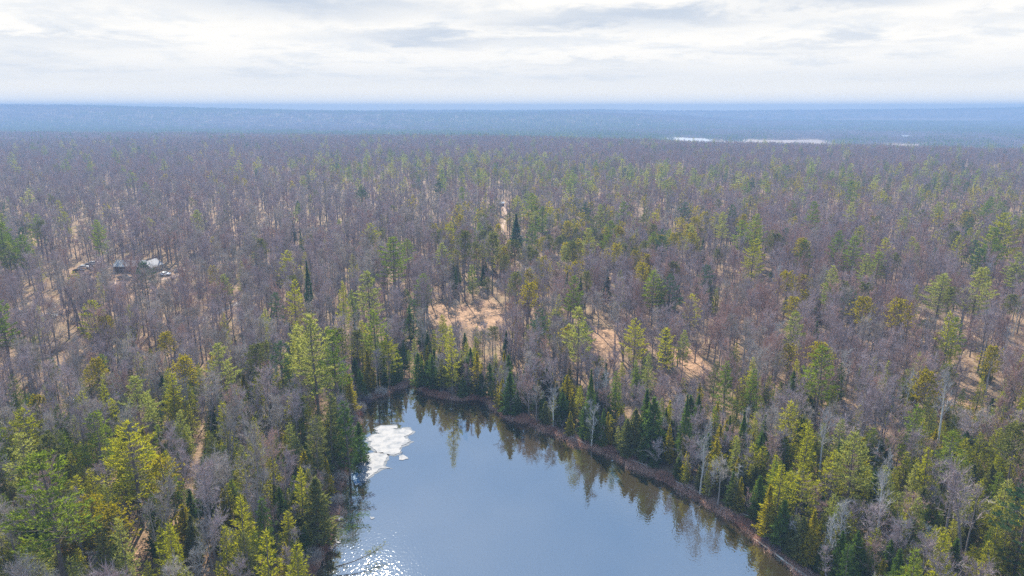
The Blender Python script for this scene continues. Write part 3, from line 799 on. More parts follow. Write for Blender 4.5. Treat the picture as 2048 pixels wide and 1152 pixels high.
# trees one can point out: kind, top pixel, base pixel row, width factor, prototype colour word
HERO = [
    ('white_pine', 640, 628, 868, 1.15, 'pale green', 'tall layered pale green white pine on the bank left of the ice sheet'),
    ('white_pine', 676, 660, 850, .9, 'green', 'green white pine leaning close behind the tall layered pine near the ice'),
    ('white_pine', 790, 474, 612, 1.25, 'green', 'large green layered white pine standing alone among bare hardwoods behind the pond head'),
    ('spruce', 622, 522, 642, .75, 'blue-green', 'dark narrow spruce left of the large lone white pine, among bare trees'),
    ('white_pine', 597, 560, 690, .7, 'yellow-green', 'thin sparse yellow-green pine just left of the dark narrow spruce'),
    ('young_conifer', 692, 562, 690, .75, 'yellow-green', 'slim yellow-green conifer between the dark spruce and the lone white pine'),
    ('white_pine', 1303, 541, 652, 1.25, 'green', 'left one of the twin green pines in the purple-grey hardwoods'),
    ('white_pine', 1336, 548, 655, 1.15, 'dark blue-green', 'right darker one of the twin pines in the purple-grey hardwoods'),
    ('spruce', 1032, 428, 510, 1.5, 'blue-green', 'dense blue-green spruce beside the sandy forest track'),
    ('white_pine', 1084, 413, 500, 1.0, 'green', 'broad green pine a few steps right of the spruce by the track'),
    ('white_pine', 1064, 448, 520, 1.0, 'green', 'lower green pine between the two big conifers by the track'),
    ('white_pine', 1627, 692, 862, 1.15, 'green', 'big full crowned white pine rising over the wood right of the pond'),
    ('white_pine', 1266, 636, 752, .95, 'yellow-green', 'layered yellow-green pine standing right of the sandy slope opening'),
    ('white_pine', 1326, 655, 770, .95, 'yellow-green', 'bushy yellow pine on the far side of the layered pine by the slope'),
    ('white_pine', 1362, 660, 765, .7, 'pale green', 'slender pale green pine left of the second sandy opening'),
    ('white_pine', 1748, 504, 592, 1.35, 'green', 'compact dark green pine in the middle of the right hand hardwoods'),
    ('white_pine', 1868, 548, 664, 1.3, 'pale green', 'broad pale green pine at the right behind the yellow one'),
    ('young_conifer', 1880, 622, 765, 1.35, 'bright yellow-green', 'broad bright yellow-green conifer below the broad pale green pine'),
    ('young_conifer', 1822, 570, 655, .9, 'yellow-green', 'yellowish conifer leaning beside the broad pale green pine'),
    ('white_pine', 138, 905, 1215, 1.2, 'green', 'tallest green white pine with bare dark trunk in the lower left corner'),
    ('red_pine', 205, 985, 1152, 1.0, 'golden olive', 'golden crowned pine on a thin bare trunk beside the tallest corner pine'),
    ('white_pine', 216, 825, 985, 1.15, 'green', 'dark green pine over an open leafy patch above the corner pine'),
    ('young_conifer', 358, 745, 885, 1.25, 'yellow-green', 'soft yellow-green conifer in the middle of the left bank'),
    ('white_pine', 22, 446, 568, 1.3, 'green', 'dark green pine at the left edge level with the cabin'),
    ('white_pine', 60, 470, 570, 1.0, 'green', 'second green pine in from the left edge level with the cabin'),
    ('white_pine', 200, 600, 712, 1.25, 'yellow-green', 'sparse yellowish pine with long low boughs below the parked pickup'),
    ('white_pine', 1504, 428, 538, .95, 'green', 'upright green pine in the centre right woods'),
    ('white_pine', 1440, 424, 512, .95, 'pale green', 'yellowish pine left of the upright centre right pine'),
    ('white_pine', 1500, 478, 588, 1.0, 'yellow-green', 'lower yellowish pine in front of the upright centre right pine'),
    ('white_pine', 1145, 552, 672, .95, 'green', 'green pine leaning above the sandy slope opening'),
    ('white_pine', 210, 440, 545, .85, 'green', 'green pine rising over the cabin yard'),
    ('spruce', 605, 458, 520, .8, 'blue-green', 'small dark spruce far back among bare trunks'),
    ('spruce', 1213, 540, 600, 1.1, 'blue-green', 'small dark spruce between the track and the twin pines'),
    ('young_conifer', 550, 1062, 1260, 1.2, 'bright yellow-green', 'bright yellow-green young conifer at the bottom edge beside the pond'),
    ('young_conifer', 603, 1085, 1250, 1.1, 'yellow-green', 'yellow-green young conifer nearest the glittering water'),
    ('young_conifer', 1598, 838, 995, 1.0, 'bright yellow-green', 'upright bright conifer above the dead grey tree on the right shore'),
    ('white_pine', 1592, 930, 1075, 1.0, 'yellow-green', 'crooked golden pine with flat boughs right of the dead grey tree'),
    ('white_pine', 1652, 900, 1045, .9, 'yellow-green', 'flat topped yellowish pine behind the crooked golden pine'),
    ('young_conifer', 1230, 742, 860, 1.0, 'green', 'fresh green conifer on the right bank above the dark cedars'),
    ('young_conifer', 1445, 722, 850, 1.1, 'green', 'green conifer just above the sandy opening on the right bank'),
    ('young_conifer', 1495, 735, 855, 1.1, 'green', 'darker green conifer beside the green one on the right bank'),
    ('cedar', 1288, 778, 905, 1.15, 'dark green', 'tall dark cedar in the front clump on the right shore'),
    ('cedar', 1302, 795, 918, 1.15, 'dark green', 'darkest cedar at the centre of the right shore clump'),
    ('cedar', 1268, 818, 910, 1.3, 'olive green', 'olive cedar at the left end of the right shore clump'),
    ('cedar', 1335, 850, 928, 1.0, 'golden green', 'bright little cedar right of the dark shore clump'),
    ('cedar', 1252, 838, 915, 1.3, 'olive green', 'low wide olive cedar nearest the water at the shore clump'),
    ('cedar', 1091, 803, 850, 1.5, 'olive green', 'short wide cedar alone by the red shoreline grass'),
    ('cedar', 1125, 785, 852, 1.35, 'dark green', 'dark cedar behind the short wide one by the red grass'),
    ('cedar', 1143, 790, 850, .95, 'golden green', 'slim bright cedar right of the dark one by the red grass'),
    ('cedar', 1020, 745, 832, 1.5, 'dark green', 'dark broad cedar at the corner where the pond narrows'),
    ('cedar', 838, 706, 776, 1.2, 'dark green', 'dark cedar at the very head of the pond'),
    ('cedar', 866, 712, 780, 1.2, 'dark green', 'second dark cedar along the head of the pond'),
    ('young_conifer', 700, 800, 955, 1.2, 'dark green', 'big dark conifer overhanging the water below the ice sheets'),
    ('young_conifer', 668, 785, 945, 1.1, 'olive', 'olive conifer behind the one overhanging the water'),
    ('cedar', 722, 845, 930, 1.1, 'dark green', 'small dark cedar right on the waterline left of the ice'),
    ('young_conifer', 640, 830, 985, 1.1, 'olive', 'dull olive conifer inland of the two shoreline ones on the left bank'),
    ('young_conifer', 905, 650, 795, .8, 'yellow-green', 'lone yellowish conifer mirrored in the head of the pond'),
    ('cedar', 640, 955, 1090, 1.4, 'olive green', 'olive cedar standing on the left shore above the glitter'),
    ('cedar', 1588, 940, 1040, .8, 'golden green', 'slim golden cedar leaning in the right shore thicket'),
    ('pale_birch', 870 + 1536 - 536, 745, 930, 1.0, 'pale grey', 'tall pale birch beside the orange clearing on the right'),
    ('white_pine', 1985, 425, 560, 1.2, 'yellow-green', 'yellowish pine at the right edge of the upper woods'),
    ('white_pine', 1905, 470, 560, .9, 'yellow-green', 'small yellowish pine left of the edge pine in the upper woods'),
    ('red_pine', 930, 455, 600, 1.0, 'olive', 'tall olive pine with bare trunk over the bright clearing'),
    ('red_pine', 985, 460, 590, 1.2, 'olive', 'round headed olive pine behind the bright clearing'),
]

trees = []   # dict(kind, x, y, z, s (xy, z), proto index, label)
used = []


def pick_proto(kind, word, seed):
    c = [i for i, p in enumerate(PROTO[kind]) if p['word'] == word]
    if not c: raise ValueError(kind + ' ' + word)
    return c[seed % len(c)]


for k, (kind, px, ty, by, wf, word, label) in enumerate(HERO):
    x, y = G(px, by, 0.8)
    for _ in range(4): x, y = G(px, by, tz(x, y))
    z0 = tz(x, y)
    # height so that the tip is seen at row ty
    lo, hi = 2.0, 40.0
    for _ in range(30):
        mid = (lo + hi) / 2
        if float(project(x, y, z0 + mid)[1]) > ty: lo = mid
        else: hi = mid
    h = lo; pi = pick_proto(kind, word, k); s = h / PROTO[kind][pi]['h']
    trees.append(dict(kind=kind, x=x, y=y, z=z0, sxy=s * wf * (0.85 if s > 1.15 else 1), sz=s, rz=random.uniform(0, 6.28), pi=pi, label=label, h=h, hero=True))
    used.append((x, y, 2.6 if kind not in ('cedar',) else 1.4))
US = np.array(used)

# things that keep trees away: cabin, cars, sheds, track (filled in below by position)
def gp(px, py, z=1.0):
    x, y = G(px, py, z); z0 = tz(x, y); x, y = G(px, py, z0); return x, y, tz(x, y)

CABIN = gp(268, 543)
CARS = [  # px, py, angle, paint, label
    (250, 559, -8, 'car_dark', 'pickup', 'dark pickup with sun glaring on its windscreen, in front of the cabin'),
    (158, 543, 20, 'car_black', 'car', 'black car at the near left end of the parked row left of the cabin'),
    (168, 537, 20, 'car_silver', 'car', 'silver car second in the parked row left of the cabin'),
    (178, 533.5, 20, 'car_dark', 'car', 'dark blue car third in the parked row left of the cabin'),
    (188, 529.5, 20, 'car_white', 'car', 'white car at the far right end of the parked row left of the cabin'),
    (330, 550, 5, 'car_white', 'car', 'white car behind the trunks right of the cabin'),
    (360, 543, 5, 'car_silver', 'car', 'silver car farthest right of the cabin behind dark trunks'),
    (45, 630, 15, 'car_dark', 'car', 'dark blue car at the left edge below the cabin yard'),
    (101, 635, 12, 'car_silver', 'car', 'grey car parked under a forked tree below the cabin yard')]
TRACK = [[G(p[0], p[1], 1) for p in ((395, 655), (430, 637), (462, 620), (500, 604), (530, 590))],
         [G(p[0], p[1], 1) for p in ((1050, 540), (1028, 515), (1016, 495), (1002, 478), (1006, 455), (1016, 435), (1008, 418), (1020, 400))],
         [G(p[0], p[1], 1) for p in ((150, 556), (210, 566), (262, 572), (330, 562), (372, 550))]]


def near_track(x, y):
    best = np.full(np.shape(x), 1e9)
    for tr in TRACK:
        for (a, b) in zip(tr[:-1], tr[1:]):
            ex, ey = b[0] - a[0], b[1] - a[1]; t = np.clip(((x - a[0]) * ex + (y - a[1]) * ey) / (ex * ex + ey * ey), 0, 1)
            best = np.minimum(best, np.hypot(x - a[0] - t * ex, y - a[1] - t * ey))
    return best


def keep_out(x, y):
    bad = near_track(x, y) < 2.0
    bad |= (np.abs(x - CABIN[0]) < 9.5) & (np.abs(y - CABIN[1] - 3) < 4.6)
    # the yard in front of the cabin stays open enough to see it
    for c in CARS:
        q = G(c[0], c[1], 1); bad |= np.hypot(x - q[0], (y - q[1]) * 0.8) < 3.6
    return bad


def along(i0, i1, step, off, seed, jit=1.0):
    r = np.random.default_rng(seed); out = []
    for i in range(i0, i1):
        a, b = POND[i], POND[i + 1]; n = unit(np.array([-(b - a)[1], (b - a)[0]])); L = np.linalg.norm(b - a)
        if sdist(*(a + b) / 2 + n * 0.5)[0] < 0: n = -n
        for k in range(max(1, int(L / step + r.uniform(0, 1)))):
            q = a + (b - a) * r.uniform(0, 1) + n * (off + r.uniform(-jit, jit)); out.append((q[0], q[1]))
    return out


# jittered grid over the wedge in view
def field(r0, r1, step, seed):
    r = np.random.default_rng(seed)
    xs = np.arange(-r1 * 0.97, r1 * 0.97, step); ys = np.arange(max(12, r0 * 0.5), r1, step)
    X, Y = np.meshgrid(xs, ys); X = X.ravel() + r.uniform(-.48, .48, X.size) * step; Y = Y.ravel() + r.uniform(-.48, .48, Y.size) * step
    R = np.hypot(X, Y); ok = (R >= r0) & (R < r1) & (np.abs(X) < Y * 0.98 + 60)
    return X[ok], Y[ok], r


LODD = 330.0
near_pts = []; far_pts = {k: [] for k in KIND_I}
for (r0, r1, step, sd) in ((48, 200, 4.0, 1), (200, 420, 4.9, 2), (420, 1480, 6.9, 3)):
    X, Y, r = field(r0, r1, step, sd)
    s = sdist(X, Y); Z = terrain(X, Y)
    P, D = mix_at(X, Y, Z)
    e = np.interp(azpx(X, Y), *EDGE_T)
    D = D * (0.80 + 0.28 * np.sin(X / 17 + 2 * np.sin(Y / 41)) * np.cos(Y / 21 + np.sin(X / 33)) + 0.12 * np.sin(X / 61 + Y / 90)) * 1.12
    keep = (s > 1.8) & (Y < e + 300) & (r.uniform(0, 1, len(X)) < D * (0.76 if r1 < 500 else 0.98) * (1 - 0.93 * bareness(X, Y))) & ~keep_out(X, Y)
    d2 = np.full(len(X), 1e9)
    for (ux, uy, ur) in used: d2 = np.minimum(d2, np.hypot(X - ux, Y - uy) - ur)
    keep &= d2 > 0
    # the inlet and clearing sight lines stay open
    X, Y, Z, P, s = X[keep], Y[keep], Z[keep], P[keep], s[keep]
    # next to the water stand cedars, young conifers and brush rather than tall timber
    P = P.copy(); nearw = (s < 9)
    P[nearw, 3] += .35; P[nearw, 0] *= .6; P[nearw, 2] *= .2; P[nearw, 1] *= .4; P /= P.sum(1, keepdims=True)
    cum = P.cumsum(1); u = r.uniform(0, 1, len(X)); ki = np.minimum((u[:, None] > cum).sum(1), 6)
    hv = r.uniform(0, 1, len(X)); wv = r.uniform(0, 1, len(X)); rz = r.uniform(0, 6.283, len(X)); pv_ = r.integers(0, 1000, len(X))
    axp = azpx(X, Y); low_ = r.uniform(0, 1, len(X)) < np.interp(axp, [0, 900, 1350, 1600], [.25, .35, .8, .9]) + 0.6 * sstep(Y, 420, 650)
    for i in range(len(X)):
        kind = KIND_I[ki[i]]
        if kind == 'bare_hardwood': pv_[i] = 2 * (2 * (pv_[i] // 2 % 3) + int(low_[i])) + pv_[i] % 2
        sc = 0.55 + 0.5 * hv[i] ** .8
        if kind == 'young_conifer': sc = 0.55 + 0.65 * hv[i] ** 1.3
        if kind == 'cedar': sc = 0.55 + 0.6 * hv[i]
        if kind == 'white_pine': sc = 0.6 + 0.35 * hv[i]
        if kind == 'red_pine': sc = 0.72 + 0.25 * hv[i]
        if kind == 'bare_hardwood' and s[i] < 9: sc *= 0.6
        if r1 <= 200 and kind == 'bare_hardwood': sc *= 0.88
        near_pts.append((kind, X[i], Y[i], Z[i] - 0.1, sc * (0.85 + 0.3 * wv[i]), sc, rz[i], pv_[i], s[i]))

# thicket of small conifers and brushy hardwoods right behind the waterline
rq = np.random.default_rng(61)
for (i0, i1, off, jit, step) in ((18, 43, 2.3, 1.1, 1.3), (18, 43, 7.5, 3.0, 1.2), (18, 43, 12.5, 3.0, 1.6), (2, 18, 4.2, 2.2, 1.6)):
    for (x, y) in along(i0, i1, step, off, int(off * 10) + i0, jit):
        if sdist(x, y)[0] < 1.1 or any(math.hypot(x - u[0], y - u[1]) < u[2] * .8 for u in used): continue
        kind = ('cedar', 'young_conifer', 'bare_hardwood', 'pale_birch')[int(rq.choice(4, p=(.5, .2, .22, .08) if i0 == 18 else (.3, .3, .38, .02)))]
        sc = {'cedar': rq.uniform(.5, 1.05), 'young_conifer': rq.uniform(.35, .8), 'bare_hardwood': rq.uniform(.3, .62), 'pale_birch': rq.uniform(.5, .8)}[kind]
        near_pts.append((kind, x, y, tz(x, y) - .1, sc * rq.uniform(.9, 1.25), sc, rq.uniform(0, 6.28), int(rq.integers(0, 1000)), 6.0))

# crowded saplings filling the green thickets low on both banks
X, Y, r = field(48, 185, 3.1, 14); s_ = sdist(X, Y); Z = terrain(X, Y); qx, qy, _ = project(X, Y, Z + 5)
g_ = np.exp(-((qx - 1900) / 330) ** 2 - ((qy - 1040) / 190) ** 2) * 1.7 + .75 * np.exp(-((qx - 130) / 330) ** 2 - ((qy - 1000) / 260) ** 2) + .7 * np.exp(-((qx - 1560) / 190) ** 2 - ((qy - 960) / 120) ** 2) + .5 * np.exp(-((qx - 560) / 110) ** 2 - ((qy - 950) / 200) ** 2)
ok = (s_ > 4) & (r.uniform(0, 1, len(X)) < g_ * .95 * (1 - .8 * bareness(X, Y)))
for (ux, uy, ur) in used: ok &= np.hypot(X - ux, Y - uy) > ur * .7
for x, y, z in zip(X[ok], Y[ok], Z[ok]):
    kind = ('young_conifer', 'cedar', 'bare_hardwood')[int(r.choice(3, p=(.74, .2, .06)))]
    sc = {'young_conifer': .4 + .5 * r.uniform(), 'cedar': .6 + .5 * r.uniform(), 'bare_hardwood': .4 + .3 * r.uniform()}[kind]
    pq = int(r.integers(0, 1000))
    if kind == 'young_conifer': pq = int(r.choice((1, 3, 7, 9, 2, 8, 0) if x > 0 else (0, 1, 2, 3, 6, 8, 10)))
    near_pts.append((kind, x, y, z - .1, sc * r.uniform(1, 1.4), sc, r.uniform(0, 6.28), pq, 9.0))

# trees in front of a tall landmark tree or an open patch are younger and lower, so that it shows over them
ar = np.array([(p[1], p[2], p[3], p[4], p[5]) for p in near_pts]); HN = dict(bare_hardwood=18, white_pine=23, red_pine=19, cedar=9, young_conifer=12, pale_birch=15, spruce=14)
hts = np.array([HN[p[0]] for p in near_pts]) * ar[:, 4]
bx_, by_b, bd_ = project(ar[:, 0], ar[:, 1], ar[:, 2]); _, by_t, _ = project(ar[:, 0], ar[:, 1], ar[:, 2] + hts)
hwid = 2.4 * FPX / np.maximum(bd_, 1); lim = np.full(len(ar), -1e9)
WIN = []
for t in trees:
    a = project(t['x'], t['y'], t['z'] + t['h']); b = project(t['x'], t['y'], t['z']); w_ = {'cedar': .13, 'spruce': .13}.get(t['kind'], .17) * (b[1] - a[1])
    WIN.append((float(a[0]), float(w_), float(a[1] + (b[1] - a[1]) * .68), float(b[2])))
for (px, py, hw, hh, k) in CLEAR:
    if k >= .7 and py > 400: q = G(px, py, 1); WIN.append((px, hw * .7, py + hh * .3, q[1]))
WIN += [(938, 66, 648, G(938, 640)[1]), (256, 8, 520, CABIN[1] - 4), (250, 6, 554, G(250, 562)[1]), (168, 10, 540, G(170, 545)[1])]
for (wx_, ww, wy, wd) in WIN:
    hit = (bd_ < wd - 2) & (np.abs(bx_ - wx_) < ww + hwid * .6) & (by_t < wy) & (by_b > wy - 30); lim[hit] = np.maximum(lim[hit], wy)
keepers = []
rk = np.random.default_rng(4)
for i, p in enumerate(near_pts):
    if lim[i] > 0:
        f = (by_b[i] - (lim[i] + rk.uniform(-6, 14))) / (by_b[i] - by_t[i])
        if f < 1:
            if p[5] * f < (.32 if p[0] in ('bare_hardwood', 'red_pine', 'white_pine') else .4): 
                if rk.uniform() < .93: continue
            else: p = p[:4] + (p[4] * max(f, .4) ** .7, p[5] * f) + p[6:]
    keepers.append(p)
near_pts = keepers

# which stand in view, and how large they show
arr = np.array([(p[1], p[2], p[3], p[5]) for p in near_pts])
px, py, dep = project(arr[:, 0], arr[:, 1], arr[:, 2] + 9)
_, pyt, _ = project(arr[:, 0], arr[:, 1], arr[:, 2] + 14 * arr[:, 3])
inview = (px > -10) & (px < 2058) & (pyt < 1150) & (dep > 10)
size = arr[:, 3] / dep
order = np.argsort(-size)
limit = dict(bare_hardwood=290, white_pine=170, red_pine=120, cedar=290, young_conifer=290, pale_birch=120, spruce=110)
count = {k: sum(t['kind'] == k for t in trees) for k in KIND_I}
single = np.zeros(len(near_pts), bool)
for i in order:
    k = near_pts[i][0]
    if inview[i] and count[k] < limit[k]:
        single[i] = True; count[k] += 1
for i in np.nonzero(single)[0]:
    kind, x, y, z, sxy, sz, rz, pv, s = near_pts[i]
    pi = pv % len(PROTO[kind])
    trees.append(dict(kind=kind, x=x, y=y, z=z, sxy=sxy, sz=sz, rz=rz, pi=pi, label=None, h=sz * PROTO[kind][pi]['h'], hero=False, s=s))

# ---- masses: everything smaller, one object of each kind
MASS = dict(bare_hardwood=('hardwood_forest', 'grey-purple mass of bare hardwoods spreading to the plateau edge'), white_pine=('white_pine_wood', 'scattered white pines in the middle and far distance'),
            red_pine=('red_pine_wood', 'olive red pines massed beyond the clearings'), cedar=('cedar_wood', 'small dark cedars of the farther thicket'),
            young_conifer=('young_conifer_wood', 'young soft green conifers of the farther woods'), pale_birch=('birch_wood', 'pale birches scattered in the farther woods'),
            spruce=('spruce_wood', 'small dark spruces scattered through the farther woods'))
for kind in KIND_I:
    sel = [p for i, p in enumerate(near_pts) if p[0] == kind and not single[i]]
    if not sel: continue
    full = []
    for p in PROTO[kind]:
        full.append(p)
    meshes = []
    for p in full[:4]:
        bmj = bmesh.new(); bmj.from_mesh(p['trunk']); n0 = len(bmj.faces); bmj.from_mesh(p['crown']); mj = bpy.data.meshes.new(kind + '_whole'); bmj.to_mesh(mj); bmj.free()
        for m in p['crown'].materials: mj.materials.append(m)
        meshes.append(mj)
    nf = len(meshes)
    meshes += [m for m, h in LOD[kind]]; nl = len(meshes) - nf
    a = np.array([(p[1], p[2], p[3], p[4], p[5], p[6], p[7]) for p in sel])
    dist = np.hypot(a[:, 0], a[:, 1])
    idx = np.where(dist < LODD, a[:, 6].astype(int) % nf, nf + a[:, 6].astype(int) % nl)
    scatter(MASS[kind][0], a[:, :3], np.stack([a[:, 5] * 0, a[:, 5] * 0, a[:, 5]], 1), np.stack([a[:, 3], a[:, 3], a[:, 4]], 1), idx, meshes, MASS[kind][1])


# ---- the valley and the ridges: patches of canopy
def canopy_patch(seed, green, S=60, n=46):
    r = np.random.default_rng(seed); K = Geo()
    for i in range(n):
        x, y = r.uniform(-S / 2, S / 2, 2); isg = r.uniform() < green; h = r.uniform(9, 15); R = r.uniform(2.6, 4.6) if not isg else r.uniform(2, 3.2)
        m = 34
        a = r.uniform(0, 6.28, m); u = r.uniform(0, 1, m)
        if isg:
            f = u ** 0.8; rr = R * (1 - f) + .1; z = h * (0.15 + 0.85 * f) * r.uniform(1, 1.15)
            d = unit(np.stack([np.cos(a), np.sin(a), np.full(m, 0.2)], 1) + r.normal(size=(m, 3)) * .3)
            K.tris(slivers(np.stack([x + rr * np.cos(a), y + rr * np.sin(a), z], 1) - d, d, 2.4, 1.1, r), int(r.integers(1, 3)))
        else:
            rr = R * np.sqrt(u); z = h * (0.55 + 0.45 * np.sqrt(np.maximum(0, 1 - u))) - r.uniform(0, 3.5, m)
            d = unit(np.stack([np.cos(a) * .5, np.sin(a) * .5, np.full(m, 1.0)], 1) + r.normal(size=(m, 3)) * .35)
            K.tris(slivers(np.stack([x + rr * np.cos(a), y + rr * np.sin(a), z - 1.5], 1), d, 2.8, 0.42, r), 0)
            K.tris(slivers(np.array([[x, y, 0.0]]), np.array([[0, 0, 1.0]]), h * .8, .6, r), 0)
    return K


pm = [canopy_patch(50 + i, gfrac).mesh('canopy_patch', [MT['twig_purple'], MT['needle_dark'], MT['needle_green']]) for i, gfrac in enumerate((0.0, 0.05, 0.05, 0.45, 0.6, 0.75))]
pts, rr_, ss_, ii_ = [], [], [], []
r = np.random.default_rng(77)
for (d0, d1, step) in ((780, 2600, 46), (2600, 4700, 62), (4700, 6100, 90)):
    xs = np.arange(-d1 * 0.98, d1 * 0.98, step); ys = np.arange(d0, d1, step)
    X, Y = np.meshgrid(xs, ys); X = X.ravel() + r.uniform(-.3, .3, X.size) * step; Y = Y.ravel() + r.uniform(-.3, .3, Y.size) * step
    e = np.interp(azpx(X, Y), *EDGE_T)
    ok = (np.abs(X) < Y * .98 + 80) & ((Y > e + 150) | (np.hypot(X, Y) > 1450)) & (far_mask(X, Y) == 0)
    X, Y = X[ok], Y[ok]; Z = terrain(X, Y)
    gn = np.sin(X / 330 + 1.3) + np.sin(Y / 260 + X / 700) + r.normal(size=len(X)) * .7 + 0.7 * sstep(Y, 1500, 2200) * (1 - sstep(Y, 3300, 4200))
    idx = np.where(gn > 0.15, r.integers(3, 6, len(X)), r.integers(0, 3, len(X)))
    pts.append(np.stack([X, Y, Z], 1)); rr_.append(np.stack([X * 0, X * 0, r.integers(0, 4, len(X)) * math.pi / 2 + r.uniform(-.2, .2, len(X))], 1))
    k = max(1.0, step / 55.0); ss_.append(np.stack([np.full(len(X), k)] * 2 + [r.uniform(.85, 1.2, len(X)) * (1.0)], 1)); ii_.append(idx)
scatter('valley_forest', np.concatenate(pts), np.concatenate(rr_), np.concatenate(ss_), np.concatenate(ii_), pm, 'blue hazed forest filling the far valley and ridges')


# ------------------------------------------------------------------ labels that say which tree
MARKS = [(268, 525, 'the cabin'), (165, 540, 'the parked row of cars'), (465, 620, 'the pale driveway'), (935, 628, 'the bright clearing'), (1010, 460, 'the sandy track'), (1205, 690, 'the sandy slope opening'),
         (1375, 722, 'the small orange opening'), (1925, 805, 'the right hand orange clearing'), (815, 770, 'the narrow inlet'), (775, 880, 'the large ice sheet'), (730, 940, 'the smaller ice sheet'), (720, 1140, 'the sun glitter'),
         (1560, 1118, 'the floating log'), (1470, 950, 'the dead grey tree'), (1090, 850, 'the red shoreline grass'), (1290, 860, 'the dark shore cedars'), (790, 540, 'the lone layered pine'), (622, 580, 'the narrow dark spruce'),
         (1320, 600, 'the twin pines'), (1627, 770, 'the full crowned pine'), (1748, 550, 'the compact pine'), (1880, 690, 'the bright broad conifer'), (138, 1050, 'the tallest corner pine'), (216, 900, 'the pine above the corner'),
         (358, 815, 'the soft yellow-green conifer'), (575, 1110, 'the bright young conifers'), (650, 750, 'the layered pine by the ice'), (200, 655, 'the sparse low pine'), (1592, 1000, 'the crooked golden pine'), (1445, 785, 'the paired green conifers'),
         (905, 760, 'the mirrored conifer'), (30, 520, 'the left edge pines'), (1870, 850, 'the tall pale birch')]
MK = np.array([(m[0], m[1]) for m in MARKS])
NAMES = dict(bare_hardwood='bare hardwood', white_pine='white pine', red_pine='red pine', cedar='cedar', young_conifer='young conifer', pale_birch='birch', spruce='spruce', shore_bush='bush')
CATS = dict(bare_hardwood='tree', white_pine='tree', red_pine='tree', cedar='tree', young_conifer='tree', pale_birch='tree', spruce='tree', shore_bush='bush')
ORD = ['first', 'second', 'third', 'fourth', 'fifth', 'sixth', 'seventh', 'eighth', 'ninth']


def relation(px, py):
    d = np.hypot((MK[:, 0] - px), (MK[:, 1] - py) * 1.3); k = int(np.argmin(d)); dx, dy = px - MK[k, 0], py - MK[k, 1]
    if abs(dx) > abs(dy) * 1.2: rel = 'right of' if dx > 0 else 'left of'
    else: rel = 'behind' if dy < 0 else 'in front of'
    return rel + ' ' + MARKS[k][2], k


def label_all(items):
    groups = {}
    for t in items:
        if t['label']: continue
        p = project(t['x'], t['y'], t['z'] + t['h'] * 0.6); t['px'], t['py'] = float(p[0]), float(p[1])
        rel, k = relation(t['px'], t['py'])
        base = ('tall', 15) if t['kind'] != 'cedar' else ('tall', 10.5)
        sz = 'tall' if t['h'] > base[1] else 'short' if t['h'] < base[1] * .66 else 'medium'
        t['key'] = '%s %s %s %s' % (sz, t['word'], NAMES[t['kind']], rel)
        groups.setdefault(t['key'], []).append(t)
    for key, g in groups.items():
        if len(g) == 1: g[0]['label'] = key; continue
        g.sort(key=lambda t: -t['py'])
        rows = [g[i:i + 6] for i in range(0, len(g), 6)]
        for ri, row in enumerate(rows):
            row.sort(key=lambda t: t['px'])
            for j, t in enumerate(row):
                where = '%s from left' % ORD[j] if len(row) > 1 else 'the single one'
                t['label'] = key + ', ' + (where if len(rows) == 1 else ('%s rank back, %s' % (ORD[ri] if ri else 'nearest', where)).replace('nearest rank back', 'nearest rank'))


for t in trees: t['word'] = PROTO[t['kind']][t['pi']]['word']
label_all(trees)
GROUPS = dict(bare_hardwood='bare hardwoods round the pond', white_pine='white pines rising over the wood', red_pine='red pines with bare trunks', cedar='cedars near the shore', young_conifer='young conifers in the understorey',
              pale_birch='pale birches in the thicket', spruce='dark spruces in the wood')
MODEL = {}
for t in trees:
    key = (t['kind'], t['pi']); p = PROTO[t['kind']][t['pi']]
    if key not in MODEL:
        root = empty(t['kind'], (0, 0, 0)); tr = link('trunk', p['trunk'], root); cr = link('crown', p['crown'], root); MODEL[key] = (root, tr, cr)
    else:
        r0, t0, c0 = MODEL[key]
        root = r0.copy(); C.objects.link(root)
        tr = t0.copy(); C.objects.link(tr); tr.parent = root
        cr = c0.copy(); C.objects.link(cr); cr.parent = root
    root.location = (t['x'], t['y'], t['z']); root.rotation_euler = (0, 0, t['rz']); root.scale = (t['sxy'], t['sxy'], t['sz'])
    if len(t['label'].replace(',', ' ').split()) > 16 or len(t['label'].replace('-', ' ').split()) > 16: t['label'] = t['label'].split(' ', 1)[1].replace(' rank back', ' rank')
    tag(root, t['label'], CATS[t['kind']], GROUPS[t['kind']])


# ------------------------------------------------------------------ shore growth
bushes = []
BP = []
for i, (H, R, mats, word) in enumerate(((1.7, 1.6, ('bush_red', 'bush_red'), 'russet'), (2.2, 1.5, ('bush_dark', 'bush_dark'), 'dark purplish'), (1.4, 1.9, ('bush_red', 'twig_red'), 'reddish'), (2.8, 1.8, ('bush_dark', 'twig_grey'), 'grey-brown'))):
    BP.append(dict(mesh=bush(900 + i, H, R, n=520, w=.06).mesh('shore_bush', [MT[mats[0]], MT[mats[1]]]), word=word, h=H))
PROTO['shore_bush'] = BP
rb = np.random.default_rng(5)
spots = along(2, 18, 2.4, 1.2, 21, 1.0) + along(18, 43, 4.2, .5, 22, .6)
for (x, y) in spots:
    if sdist(x, y)[0] < 0.2: continue
    p = project(x, y, 1)
    if not (-20 < p[0] < 2060 and p[1] < 1165): continue
    left = x < G(800, 780)[0]
    pi = int(rb.choice(4, p=(.15, .5, .1, .25) if left else (.45, .06, .43, .06)))
    s = rb.uniform(.6, 1.15); bushes.append(dict(kind='shore_bush', x=x, y=y, z=tz(x, y) - .05, sxy=s, sz=s * rb.uniform(.7, 1.1), rz=rb.uniform(0, 6.28), pi=pi, label=None, h=BP[pi]['h'] * s, word=BP[pi]['word']))
bushes = bushes[:290]
label_all(bushes)
bm0 = {}
